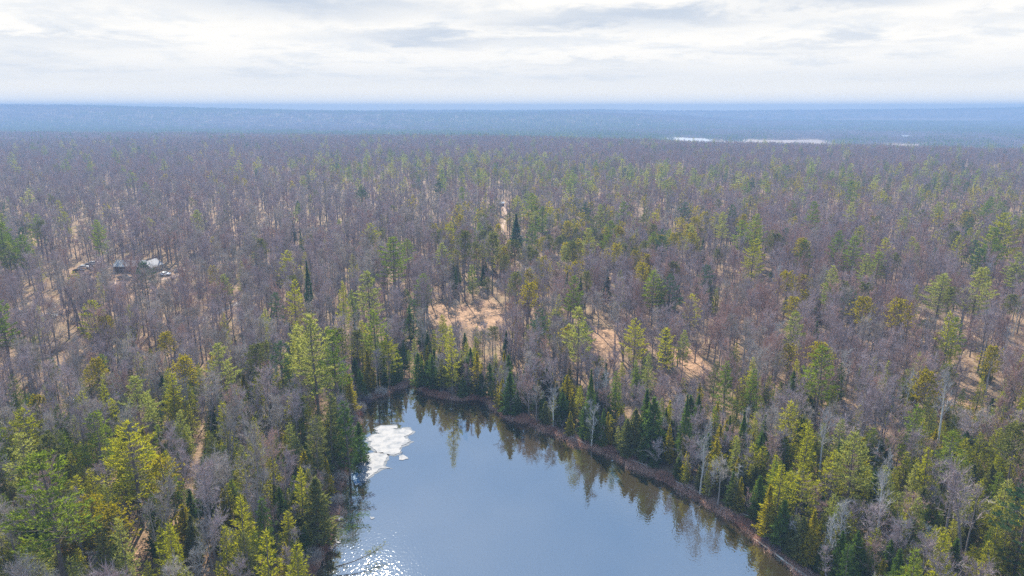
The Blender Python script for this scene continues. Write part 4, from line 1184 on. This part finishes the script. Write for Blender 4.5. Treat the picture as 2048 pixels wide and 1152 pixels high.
for t in bushes:
    if t['pi'] not in bm0: o = bm0[t['pi']] = link('shore_bush', BP[t['pi']]['mesh'])
    else: o = bm0[t['pi']].copy(); C.objects.link(o)
    o.location = (t['x'], t['y'], t['z']); o.rotation_euler = (0, 0, t['rz']); o.scale = (t['sxy'], t['sxy'], t['sz'])
    tag(o, t['label'], 'bush', 'bushes along the waterline')


def grass_tuft(seed):
    r = np.random.default_rng(seed); K = Geo(); n = 40
    c = np.concatenate([r.normal(size=(n, 2)) * .4, np.zeros((n, 1))], 1)
    K.tris(slivers(c, unit(np.concatenate([r.normal(size=(n, 2)) * .6, np.ones((n, 1))], 1)), r.uniform(.4, .9, n), .06, r), 0); return K


gt = [grass_tuft(i).mesh('grass_tuft', [MT['dead_grass']]) for i in range(3)]
sp = along(25, 34, .12, .9, 31, 1.5) + along(34, 37, .5, 1.0, 33, .8) + along(37, 43, .22, .6, 34, .9) + along(18, 25, .5, 1., 35, .8) + along(2, 18, .8, .9, 32, .9)
sp = np.array([q for q in sp]); sp = sp[sdist(sp[:, 0], sp[:, 1]) > -.3]
rg = np.random.default_rng(6); n = len(sp)
scatter('dead_grass', np.stack([sp[:, 0], sp[:, 1], np.maximum(terrain(sp[:, 0], sp[:, 1]), .05)], 1), np.stack([np.zeros(n), np.zeros(n), rg.uniform(0, 6.28, n)], 1), np.stack([rg.uniform(.7, 1.4, n)] * 3, 1), rg.integers(0, 3, n), gt,
        'flattened reddish tan dead grass edging the water')

# undergrowth brush across the nearer woods
ug = [bush(700 + i, H, R, n=150, w=.055).mesh('brush', [MT[a], MT[a]]) for i, (H, R, a) in enumerate(((1.6, 1.4, 'twig_red'), (2.4, 1.5, 'twig_grey'), (1.2, 1.6, 'bush_red'), (3.0, 1.6, 'twig_purple'), (1.8, 1.5, 'twig_grey')))]
X, Y, r = field(50, 420, 3.2, 9); s = sdist(X, Y); ok = (s > 1.5) & (r.uniform(0, 1, len(X)) < .62 * (1 - .85 * bareness(X, Y))) & ~keep_out(X, Y); X, Y = X[ok], Y[ok]; n = len(X)
scatter('undergrowth', np.stack([X, Y, terrain(X, Y) - .05], 1), np.stack([np.zeros(n), np.zeros(n), r.uniform(0, 6.28, n)], 1), np.stack([r.uniform(.6, 1.3, n)] * 3, 1), r.integers(0, 5, n), ug, 'low bare brush between the trees')


# ------------------------------------------------------------------ ice
def ragged(poly, step=0.5, amp=0.35, seed=1):
    r = np.random.default_rng(seed); out = []
    n = len(poly)
    for i in range(n):
        a = np.array(poly[i]); b = np.array(poly[(i + 1) % n]); L = np.linalg.norm(b - a); k = max(1, int(L / step))
        for j in range(k):
            q = a + (b - a) * j / k
            out.append(q + (r.normal(size=2) * amp if j or True else 0))
    return out


def sheet(name, pxs, z, thick, mats, seed, label, cat, amp=.22, step=.6, group=None):
    P = ragged([G(*p) for p in pxs], step, amp, seed)
    bm = bmesh.new(); top = [bm.verts.new((q[0], q[1], z + thick)) for q in P]; bot = [bm.verts.new((q[0] * 1.0, q[1], z - .01)) for q in P]
    f = bm.faces.new(top)
    for i in range(len(P)):
        j = (i + 1) % len(P); bm.faces.new((top[j], top[i], bot[i], bot[j]))
    bmesh.ops.triangulate(bm, faces=[f]); bmesh.ops.recalc_face_normals(bm, faces=bm.faces)
    me = bpy.data.meshes.new(name); bm.to_mesh(me); bm.free()
    for m in mats: me.materials.append(m)
    o = link(name, me); tag(o, label, cat, group)
    if len(pxs) > 7:      # the water-soaked rim of a larger sheet
        r = np.random.default_rng(seed + 50); Q = np.array(P); c = Q.mean(0); Q = Q + unit(Q - c) * (0.35 + r.uniform(0, .5, (len(Q), 1)))
        bm = bmesh.new(); f = bm.faces.new([bm.verts.new((q[0], q[1], z + .02)) for q in Q]); bmesh.ops.triangulate(bm, faces=[f]); me = bpy.data.meshes.new('wet_rim'); bm.to_mesh(me); bm.free()
        me.materials.append(RIM); link('wet_rim', me, o)
    return o


def ice_mat(name, a, b):
    m, N, L = newmat(name); out = N.new('ShaderNodeOutputMaterial'); p = N.new('ShaderNodeBsdfPrincipled'); L.new(p.outputs[0], out.inputs[0])
    geo = N.new('ShaderNodeNewGeometry'); nz = N.new('ShaderNodeTexNoise'); L.new(geo.outputs['Position'], nz.inputs['Vector']); nz.inputs['Scale'].default_value = .6; nz.inputs['Detail'].default_value = 9; nz.inputs['Roughness'].default_value = .65
    L.new(ramp(N, L, nz.outputs['Fac'], [(.35, b), (.55, a), (.75, a)]), p.inputs['Base Color']); p.inputs['Roughness'].default_value = .6; p.inputs['Specular IOR Level'].default_value = 0.08
    bn = N.new('ShaderNodeBump'); bn.inputs['Strength'].default_value = .4; bn.inputs['Distance'].default_value = .1; L.new(nz.outputs['Fac'], bn.inputs['Height']); L.new(bn.outputs[0], p.inputs['Normal'])
    return m


RIM = ice_mat('soaked_ice', (.075, .09, .115), (.04, .055, .075))
IM = ice_mat('snow_ice', (.19, .19, .20), (.085, .10, .125)); IB = ice_mat('wet_blue_ice', (.10, .17, .25), (.06, .11, .18))
def cx6(pts): return [(512 + a / 2.666, 720 + b / 2.666) for a, b in pts]
sheet('ice_sheet', cx6([(628, 362), (645, 372), (680, 355), (745, 354), (752, 366), (722, 370), (765, 376), (800, 362), (826, 372), (828, 395), (790, 410), (808, 425), (832, 436), (800, 452), (760, 470), (772, 498), (735, 507), (690, 500), (640, 490), (612, 462), (604, 412), (648, 396), (640, 380)]),
      .06, .09, [IM], 3, 'large ragged white ice sheet floating near the left shore', 'ice', group='melting ice on the pond')
sheet('ice_sheet', cx6([(596, 506), (640, 496), (690, 505), (710, 522), (672, 560), (688, 568), (712, 574), (650, 588), (622, 612), (592, 640), (560, 652), (546, 628), (556, 596), (570, 580), (548, 566), (556, 540), (580, 524)]),
      .06, .08, [IM], 4, 'smaller white ice sheet against the left shore below the large one', 'ice', group='melting ice on the pond')
sheet('ice_sheet', cx6([(500, 612), (540, 600), (552, 640), (560, 662), (536, 668), (515, 640)]), .06, .05, [IB], 5, 'wet bluish ice wedge between the smaller sheet and the dark bushes', 'ice', .15, .5, 'melting ice on the pond')
sheet('ice_floe', cx6([(758, 520), (778, 510), (812, 520), (808, 532), (775, 536)]), .06, .07, [IM], 6, 'small white floe just right of the large ice sheet', 'ice', .15, .4, 'melting ice on the pond')
sheet('ice_floe', cx6([(608, 838), (618, 840), (630, 838), (632, 848), (616, 852), (609, 846)]), .06, .07, [IM], 7, 'tiny white floe alone in open water below the ice sheets', 'ice', .06, .3, 'melting ice on the pond')
sheet('ice_floe', cx6([(544, 660), (562, 656), (566, 668), (552, 675)]), .06, .07, [IM], 8, 'tiny white floe at the tip of the bluish ice wedge', 'ice', .08, .3, 'melting ice on the pond')
for k, (a, b, lab) in enumerate(((445, 845, 'small icy lump among shore bushes above the glitter, highest of three'), (430, 965, 'small icy lump among shore bushes above the glitter, middle of three'), (400, 1000, 'small icy lump among shore bushes above the glitter, lowest of three'))):
    sheet('ice_floe', cx6([(a - 12, b - 10), (a + 14, b - 8), (a + 22, b + 6), (a + 4, b + 16), (a - 14, b + 8)]), .06, .12, [IM], 10 + k, lab, 'ice', .15, .4, 'melting ice on the pond')

# ------------------------------------------------------------------ log, dead tree, branch over the water
MT['log'] = flat_mat('weathered_log', (.50, .44, .36), (.30, .25, .20), 2.0, .85, bump=.3)
MT['dark_branch'] = flat_mat('wet_dark_bark', (.045, .035, .03), (.02, .016, .014), 3.0, .8)
a = np.array([*G(1509, 1081), .22]); b = np.array([*G(1608, 1153), .30]); L_ = np.linalg.norm(b - a)
lg = empty('floating_log', tuple(a)); tag(lg, 'long pale bare log lying along the right shore in the water', 'log')
g = Geo(); t = np.linspace(-.02, 1.25, 12); P = (b - a) * t[:, None]; P[:, 0] += .12 * np.sin(t * 5); P[:, 2] += .05 * np.sin(t * 7)
g.tube(P, .10 + .13 * np.clip(t, 0, 1), 8); link('log_stem', g.mesh('log_stem', [MT['log']]), lg)
for (f, dx, dy) in ((.55, 1.0, .25), (.55, -.6, .3), (.8, .9, 1.3), (.8, -.9, -1.1)):
    g = Geo(); q = (b - a) * f; g.tube([q + (0, 0, .1), q + np.array([dx * 1.1, dy * 1.1, .25])], [.055, .02], 4); link('log_branch', g.mesh('log_branch', [MT['log']]), lg)

def lone(name, geo_pair, mats, px, by, ty, H, label, cat):
    x, y, z = gp(px, by); lo, hi = 2., 40.
    for _ in range(30):
        mid = (lo + hi) / 2
        if float(project(x, y, z + mid)[1]) > ty: lo = mid
        else: hi = mid
    e = empty(name, (x, y, z - .1), 1.0, (lo / H,) * 3); tag(e, label, cat)
    link('trunk', geo_pair[0].mesh(name + '_trunk', [MT[mats[0]]]), e); link('crown', geo_pair[1].mesh(name + '_crown', [MT[mats[0]], MT[mats[1]]]), e)

lone('dead_tree', snag(41, 11), ('pale_bark', 'twig_pale'), 1470, 1008, 925, 11, 'bare silvery dead tree with drooping limbs on the right shore', 'tree')
lone('dead_tree', snag(42, 12), ('pale_bark', 'twig_pale'), 1650, 1015, 945, 12, 'twisted white dead trunk standing right of the crooked golden pine', 'tree')
lone('dead_tree', snag(43, 9), ('pale_bark', 'twig_pale'), 1745, 960, 880, 9, 'fallen looking grey dead crown in the green thicket at right', 'tree')

x, y = G(672, 1143); br = empty('overhanging_branch', (x, y, .9)); tag(br, 'thin dark branch with brown tuft reaching out over the glittering water', 'branch')
bx, by_ = G(772, 1108); D_ = np.array([bx - x, by_ - y, 0.9])
g = Geo(); t = np.linspace(0, 1, 10); P = D_ * t[:, None]; P[:, 1] -= .9 * np.sin(t * math.pi); g.tube(P, .07 * (1 - t) + .025, 5); link('branch_stem', g.mesh('branch_stem', [MT['dark_branch']]), br)
g = Geo(); rr = np.random.default_rng(8)
c = P[5] + (P[-1] - P[5]) * rr.uniform(.1, 1.05, (90, 1)) + rr.normal(size=(90, 3)) * .3; g.tris(slivers(c, unit(rr.normal(size=(90, 3))), .45, .14, rr), 0); link('tuft', g.mesh('tuft', [MT['needle_olive']]), br)
g = Geo(); c = P[0] + (P[-1] - P[0]) * rr.uniform(0, 1, (60, 1)); c[:, 1] -= .8; g.tris(slivers(c, unit(rr.normal(size=(60, 3)) * [1, 1, .3]), .6, .04, rr), 0); link('twigs', g.mesh('twigs', [MT['dark_branch']]), br)
# leaning dark boughs that hang over the left shore
for k, (p0, p1, lab) in enumerate((((700, 1015), (745, 1003), 'dark bough leaning over the water, uppermost of three on the left shore'), ((690, 1048), (735, 1042), 'dark bough leaning over the water, middle of three on the left shore'),
                                   ((672, 1082), (712, 1066), 'dark bough leaning over the water, lowest of three on the left shore'))):
    x, y = G(*p0); bx, by_ = G(*p1); e = empty('overhanging_branch', (x - 1.2, y, .5)); tag(e, lab, 'branch', 'boughs leaning over the left shore')
    D_ = np.array([bx - x + 1.2, by_ - y, .8]); g = Geo(); t = np.linspace(0, 1, 6); P = D_ * t[:, None]; P[:, 2] += .4 * np.sin(t * 3); g.tube(P, .06 * (1 - t) + .015, 4)
    link('branch_stem', g.mesh('branch_stem', [MT['dark_branch']]), e)
    g = Geo(); c = P[1] + (P[-1] - P[1]) * rr.uniform(0, 1.05, (110, 1)) + rr.normal(size=(110, 3)) * .25; g.tris(slivers(c, unit(D_ + rr.normal(size=(110, 3)) * 2), .5, .1, rr), 0); link('foliage', g.mesh('foliage', [MT['needle_dark'] if k else MT['bush_dark']]), e)


# ------------------------------------------------------------------ track, cabin, cars, sheds
def track(name, pts, w, mat, label):
    P = np.array(pts); d = np.r_[0, np.cumsum(np.linalg.norm(np.diff(P, axis=0), axis=1))]; t = np.arange(0, d[-1], 2.0)
    X = np.interp(t, d, P[:, 0]); Y = np.interp(t, d, P[:, 1]); Q = np.stack([X, Y], 1)
    for _ in range(3): Q[1:-1] = (Q[:-2] + 2 * Q[1:-1] + Q[2:]) / 4
    T = unit(np.gradient(Q, axis=0)); Nn = np.stack([-T[:, 1], T[:, 0]], 1); offs = np.array([-.5, -.25, 0, .25, .5]) * w
    V = Q[:, None, :] + Nn[:, None, :] * offs[None, :, None]; Z = terrain(V[..., 0].ravel(), V[..., 1].ravel()).reshape(V.shape[:2]) + .10
    V3 = np.concatenate([V, Z[..., None]], -1).reshape(-1, 3); n = len(Q); F = [(i * 5 + k, i * 5 + k + 1, (i + 1) * 5 + k + 1, (i + 1) * 5 + k) for i in range(n - 1) for k in range(4)]
    g = Geo(); g.quads(V3, F); o = link(name, g.mesh(name, [mat])); tag(o, label, kind='structure')


gravel = flat_mat('pale_gravel', (.24, .21, .19), (.15, .12, .10), 1.2, .95); sand = flat_mat('sandy_track', (.28, .19, .14), (.20, .13, .09), 1.0, .95)
track('driveway', TRACK[0], 1.9, gravel, 'pale gravel driveway slanting through the left woods')
track('forest_track', TRACK[1], 2.0, sand, 'sandy forest track winding up behind the clearing')
track('yard_track', TRACK[2], 3.4, sand, 'worn sandy yard track in front of the cabin')


def boxm(name, lo, hi, mat, parent, bevel=0.0, rot=None, loc=(0, 0, 0)):
    bm = bmesh.new(); bmesh.ops.create_cube(bm, size=1.0)
    lo, hi = Vector(lo), Vector(hi); bmesh.ops.scale(bm, vec=hi - lo, verts=bm.verts); bmesh.ops.translate(bm, vec=(lo + hi) / 2, verts=bm.verts)
    if bevel: bmesh.ops.bevel(bm, geom=bm.edges[:], offset=bevel, segments=2, affect='EDGES')
    me = bpy.data.meshes.new(name); bm.to_mesh(me); bm.free(); me.materials.append(mat); o = link(name, me, parent)
    if rot: o.rotation_euler = rot; o.location = loc
    return o


def prism(name, poly, y0, y1, mat, parent, axis='y'):
    """extrude an outline (x, z) from y0 to y1"""
    bm = bmesh.new(); A1 = [bm.verts.new((p[0], y0, p[1]) if axis == 'y' else (y0, p[0], p[1])) for p in poly]; B1 = [bm.verts.new((p[0], y1, p[1]) if axis == 'y' else (y1, p[0], p[1])) for p in poly]
    bm.faces.new(A1); bm.faces.new(B1[::-1])
    for i in range(len(poly)):
        j = (i + 1) % len(poly); bm.faces.new((A1[j], A1[i], B1[i], B1[j]))
    bmesh.ops.recalc_face_normals(bm, faces=bm.faces)
    me = bpy.data.meshes.new(name); bm.to_mesh(me); bm.free(); me.materials.append(mat); return link(name, me, parent)


MT['cabin_wall'] = flat_mat('brown_log_wall', (.19, .14, .11), (.13, .095, .075), 4); MT['roof_metal'] = flat_mat('pale_metal_roof', (.30, .29, .285), (.17, .165, .16), .8, .85, 0)
MT['roof_grey'] = flat_mat('grey_shingle_roof', (.22, .22, .24), (.15, .15, .17), 3); MT['trim'] = flat_mat('pale_trim', (.6, .58, .54)); MT['glass'] = flat_mat('dark_glass', (.03, .035, .045), rough=.08, spec=.8)
cz = CABIN[2]; cab = empty('cabin', (CABIN[0], CABIN[1] + 3.2, cz), math.radians(-4)); tag(cab, 'brown log cabin with pale metal roof and a grey gabled wing among bare trees', 'cabin')
prism('wall', [(-8.3, -.3), (4.2, -.3), (4.2, 2.6), (-8.3, 2.6)], -3.2, 3.2, MT['cabin_wall'], cab)
def roof_slab(name, ax, x0, x1, hw, z0, z1, mat, th=.14):
    return prism(name, [(-hw, z0), (0, z1), (hw, z0), (hw, z0 + th), (0, z1 + th), (-hw, z0 + th)], x0, x1, mat, cab, 'x')
roof = roof_slab('roof', 'x', -8.9, 4.6, 4.0, 2.35, 4.5, MT['roof_metal'])
prism('gable_end', [(-3.2, 2.6), (3.2, 2.6), (0, 4.32)], -8.3, -8.15, MT['cabin_wall'], cab, 'x')
for k in range(14):
    for sgn in (-1, 1):
        xx = -8.6 + k * 1.0; prism('roof_seam', [(sgn * 4.0, 2.50), (0, 4.65), (0, 4.71), (sgn * 4.0, 2.56)], xx, xx + .05, MT['roof_metal'], roof, 'x')
prism('wing_wall', [(4.25, -.3), (9.6, -.3), (9.6, 2.5), (6.9, 4.7), (4.25, 2.5)], -5.0, 2.6, MT['cabin_wall'], cab)
prism('wing_roof', [(3.8, 2.22), (6.92, 4.85), (10.05, 2.22), (10.05, 2.36), (6.92, 4.99), (3.8, 2.36)], -5.7, 3.2, MT['roof_grey'], cab)
for x_ in (-6.6, -2.6, 1.2):
    w = boxm('window', (x_, -3.28, 1.0), (x_ + 1.3, -3.21, 2.0), MT['trim'], cab); boxm('pane', (x_ + .08, -3.31, 1.08), (x_ + 1.22, -3.285, 1.92), MT['glass'], w)
d_ = boxm('door', (-.9, -3.29, -.2), (.1, -3.21, 2.0), MT['trim'], cab); boxm('handle', (-.02, -3.34, .9), (.03, -3.295, 1.0), MT['glass'], d_)
w = boxm('window', (6.2, -5.08, 1.0), (7.6, -5.01, 2.1), MT['trim'], cab); boxm('pane', (6.28, -5.11, 1.08), (7.52, -5.085, 2.02), MT['glass'], w)
boxm('chimney', (-3.2, .6, 3.6), (-2.4, 1.4, 5.3), MT['roof_grey'], cab)
for k in range(5): boxm('porch_post', (-8 + k * 2.9, -4.1, -.3), (-7.86 + k * 2.9, -3.96, 2.4), MT['cabin_wall'], cab)

MT['car_dark'] = flat_mat('dark_blue_paint', (.03, .04, .07), (.03, .04, .065), 1, .25, .2, coat=.6); MT['car_black'] = flat_mat('black_paint', (.02, .02, .022), (.018, .018, .02), 1, .25, coat=.6)
MT['car_silver'] = flat_mat('silver_paint', (.5, .51, .53), (.48, .49, .51), 1, .3, .5, coat=.6); MT['car_white'] = flat_mat('white_paint', (.8, .8, .8), (.78, .78, .78), 1, .3, coat=.5)
MT['tyre'] = flat_mat('tyre_rubber', (.02, .02, .02)); MT['rim'] = flat_mat('wheel_rim', (.4, .4, .42), rough=.3, metal=.8); MT['lamp'] = flat_mat('lamp_glass', (.6, .6, .6), rough=.1); MT['lamp_red'] = flat_mat('red_lamp_glass', (.35, .02, .02), rough=.1)


def car(x, y, z, rz, paint, label, pickup=False):
    e = empty('pickup_truck' if pickup else 'car', (x, y, z + .08), rz); tag(e, label, 'pickup' if pickup else 'car', 'vehicles parked round the cabin')
    if pickup:
        o = [(-2.7, .45), (2.6, .45), (2.75, .7), (2.65, 1.1), (1.35, 1.22), (.6, 1.75), (-.65, 1.78), (-.85, 1.2), (-.9, .75), (-2.5, .75), (-2.5, 1.2), (-2.7, 1.2)]; gl = [(-.72, 1.22), (1.22, 1.24), (.56, 1.69), (-.6, 1.71)]
        body = prism('body', o, -.95, .95, MT[paint], e); boxm('bed_side', (-2.6, -.95, .7), (-.86, -.88, 1.24), MT[paint], e); boxm('bed_side', (-2.6, .88, .7), (-.86, .95, 1.24), MT[paint], e); wx = (-1.75, 1.75); r_ = .40
        ws = [(1.33, 1.245), (.60, 1.745)]
    else:
        o = [(-2.2, .35), (2.15, .35), (2.25, .6), (2.1, .86), (1.15, .98), (.35, 1.42), (-1.0, 1.45), (-1.85, 1.05), (-2.2, .98), (-2.28, .6)]; gl = [(-1.55, 1.02), (1.0, 1.0), (.3, 1.36), (-.95, 1.39)]
        body = prism('body', o, -.88, .88, MT[paint], e); wx = (-1.35, 1.4); r_ = .33; ws = [(1.12, 1.015), (.37, 1.44)]
    for s in (-1, 1): prism('side_window', gl, s * (.955 if pickup else .885), s * (.965 if pickup else .895), MT['glass'], e)
    g = Geo(); (xa, za), (xb, zb) = ws; nx, nzz = (zb - za), -(xb - xa); nl = math.hypot(nx, nzz); ox, oz = abs(nx) / nl * .015, abs(nzz) / nl * .015
    g.quads([(xa + ox, -.78, za + oz), (xa + ox, .78, za + oz), (xb + ox, .68, zb + oz), (xb + ox, -.68, zb + oz)], [(0, 1, 2, 3)]); link('windscreen', g.mesh('windscreen', [MT['glass']]), e)
    for wx_ in wx:
        for s in (-1, 1):
            bm = bmesh.new(); bmesh.ops.create_cone(bm, cap_ends=True, segments=16, radius1=r_, radius2=r_, depth=.22); bmesh.ops.rotate(bm, matrix=Matrix.Rotation(math.pi / 2, 3, 'X'), verts=bm.verts)
            me = bpy.data.meshes.new('wheel'); bm.to_mesh(me); bm.free(); me.materials.append(MT['tyre']); w = link('wheel', me, e); w.location = (wx_, s * .86, r_)
            bm = bmesh.new(); bmesh.ops.create_cone(bm, cap_ends=True, segments=12, radius1=r_ * .6, radius2=r_ * .6, depth=.03); bmesh.ops.rotate(bm, matrix=Matrix.Rotation(math.pi / 2, 3, 'X'), verts=bm.verts)
            me = bpy.data.meshes.new('rim'); bm.to_mesh(me); bm.free(); me.materials.append(MT['rim']); q = link('rim', me, w); q.location = (0, s * .12, 0)
    for s in (-1, 1):
        boxm('headlight', (2.12 if not pickup else 2.6, s * .7 - .15, .62), (2.27 if not pickup else 2.76, s * .7 + .15, .78), MT['lamp'], e); boxm('tail_light', (-2.3 if not pickup else -2.73, s * .72 - .12, .7), (-2.17 if not pickup else -2.6, s * .72 + .12, .9), MT['lamp_red'], e)
    return e


for (px_, py_, ang, paint, cat, lab) in CARS:
    x, y, z = gp(px_, py_); car(x, y, z, math.radians(ang if cat == 'car' else ang), paint, lab, cat == 'pickup')

MT['shed_roof'] = flat_mat('white_shed_roof', (.42, .43, .45), (.30, .31, .34), 1, .5)
for (px_, py_, w_, lab) in ((832, 458, 4.2, 'tiny white roofed hut in the hardwoods up behind the lone layered pine'), (1002, 412, 4.5, 'small white roofed shed at the far end of the sandy track'), (787, 590, 1.2, 'small white box at the foot of the lone layered pine'),
                            (1838, 276, 26, 'far pale shed at the right of the two valley buildings'), (1806, 276, 34, 'far pale long barn at the left of the two valley buildings')):
    far_ = py_ < 300
    if far_:
        yy = 2280.0; xx = (px_ - 1024) / FPX * yy * math.cos(PITCH) * 1.02; z = tz(xx, yy)
    else: xx, yy, z = gp(px_, py_)
    e = empty('shed', (xx, yy, z), .1); tag(e, lab, 'shed'); hh = w_ * .45 if w_ < 20 else 5
    boxm('wall', (-w_ / 2, -w_ / 3, -.3), (w_ / 2, w_ / 3, hh), MT['trim' if far_ else 'cabin_wall'], e)
    prism('roof', [(-w_ * .38, hh - .1), (0, hh + w_ * (.22 if w_ < 20 else .1)), (w_ * .38, hh - .1), (w_ * .38, hh + .05), (0, hh + w_ * (.22 if w_ < 20 else .1) + .15), (-w_ * .38, hh + .05)], -w_ * .55, w_ * .55, MT['shed_roof'], e, 'x')
    boxm('door', (-w_ * .1, -w_ / 3 - .05, 0), (w_ * .1, -w_ / 3 - .01, hh * .8), MT['cabin_wall'], e)

# fallen trunks lying along the right shore
fl = np.random.default_rng(91)
for (p0, p1, rad, lab) in (((1128, 872), (1172, 893), .13, 'pale fallen trunk lying in the red shoreline grass'), ((1262, 925), (1300, 940), .12, 'thin fallen trunk at the waterline below the dark cedar clump'),
                           ((1352, 968), (1398, 992), .14, 'grey fallen trunk along the right shore left of the dead grey tree'), ((1478, 1030), (1520, 1052), .12, 'grey fallen trunk between the dead grey tree and the floating log'),
                           ((1010, 826), (1032, 836), .12, 'pale fallen trunk at the corner where the pond narrows'), ((878, 792), (892, 778), .12, 'short pale leaning trunk at the head of the pond')):
    a = np.array([*G(*p0), 0.0]); b = np.array([*G(*p1), 0.0]); a[2] = tz(a[0], a[1]) + .15; b[2] = tz(b[0], b[1]) + .3
    e = empty('fallen_trunk', tuple(a)); tag(e, lab, 'fallen trunk', 'fallen trunks along the shore')
    g = Geo(); t = np.linspace(0, 1, 7); P = (b - a) * t[:, None]; P[:, 2] += .1 * np.sin(t * 3.1) + .08; g.tube(P, rad * (1.1 - .7 * t), 7); link('log_stem', g.mesh('log_stem', [MT['log']]), e)
    for k in range(4):
        f = fl.uniform(.3, .95); q = (b - a) * f; d = unit(fl.normal(size=3) + [0, 0, .8]); g = Geo(); g.tube([q + [0, 0, .1], q + d * fl.uniform(.8, 1.7)], [.045, .012], 4); link('log_branch', g.mesh('log_branch', [MT['log']]), e)
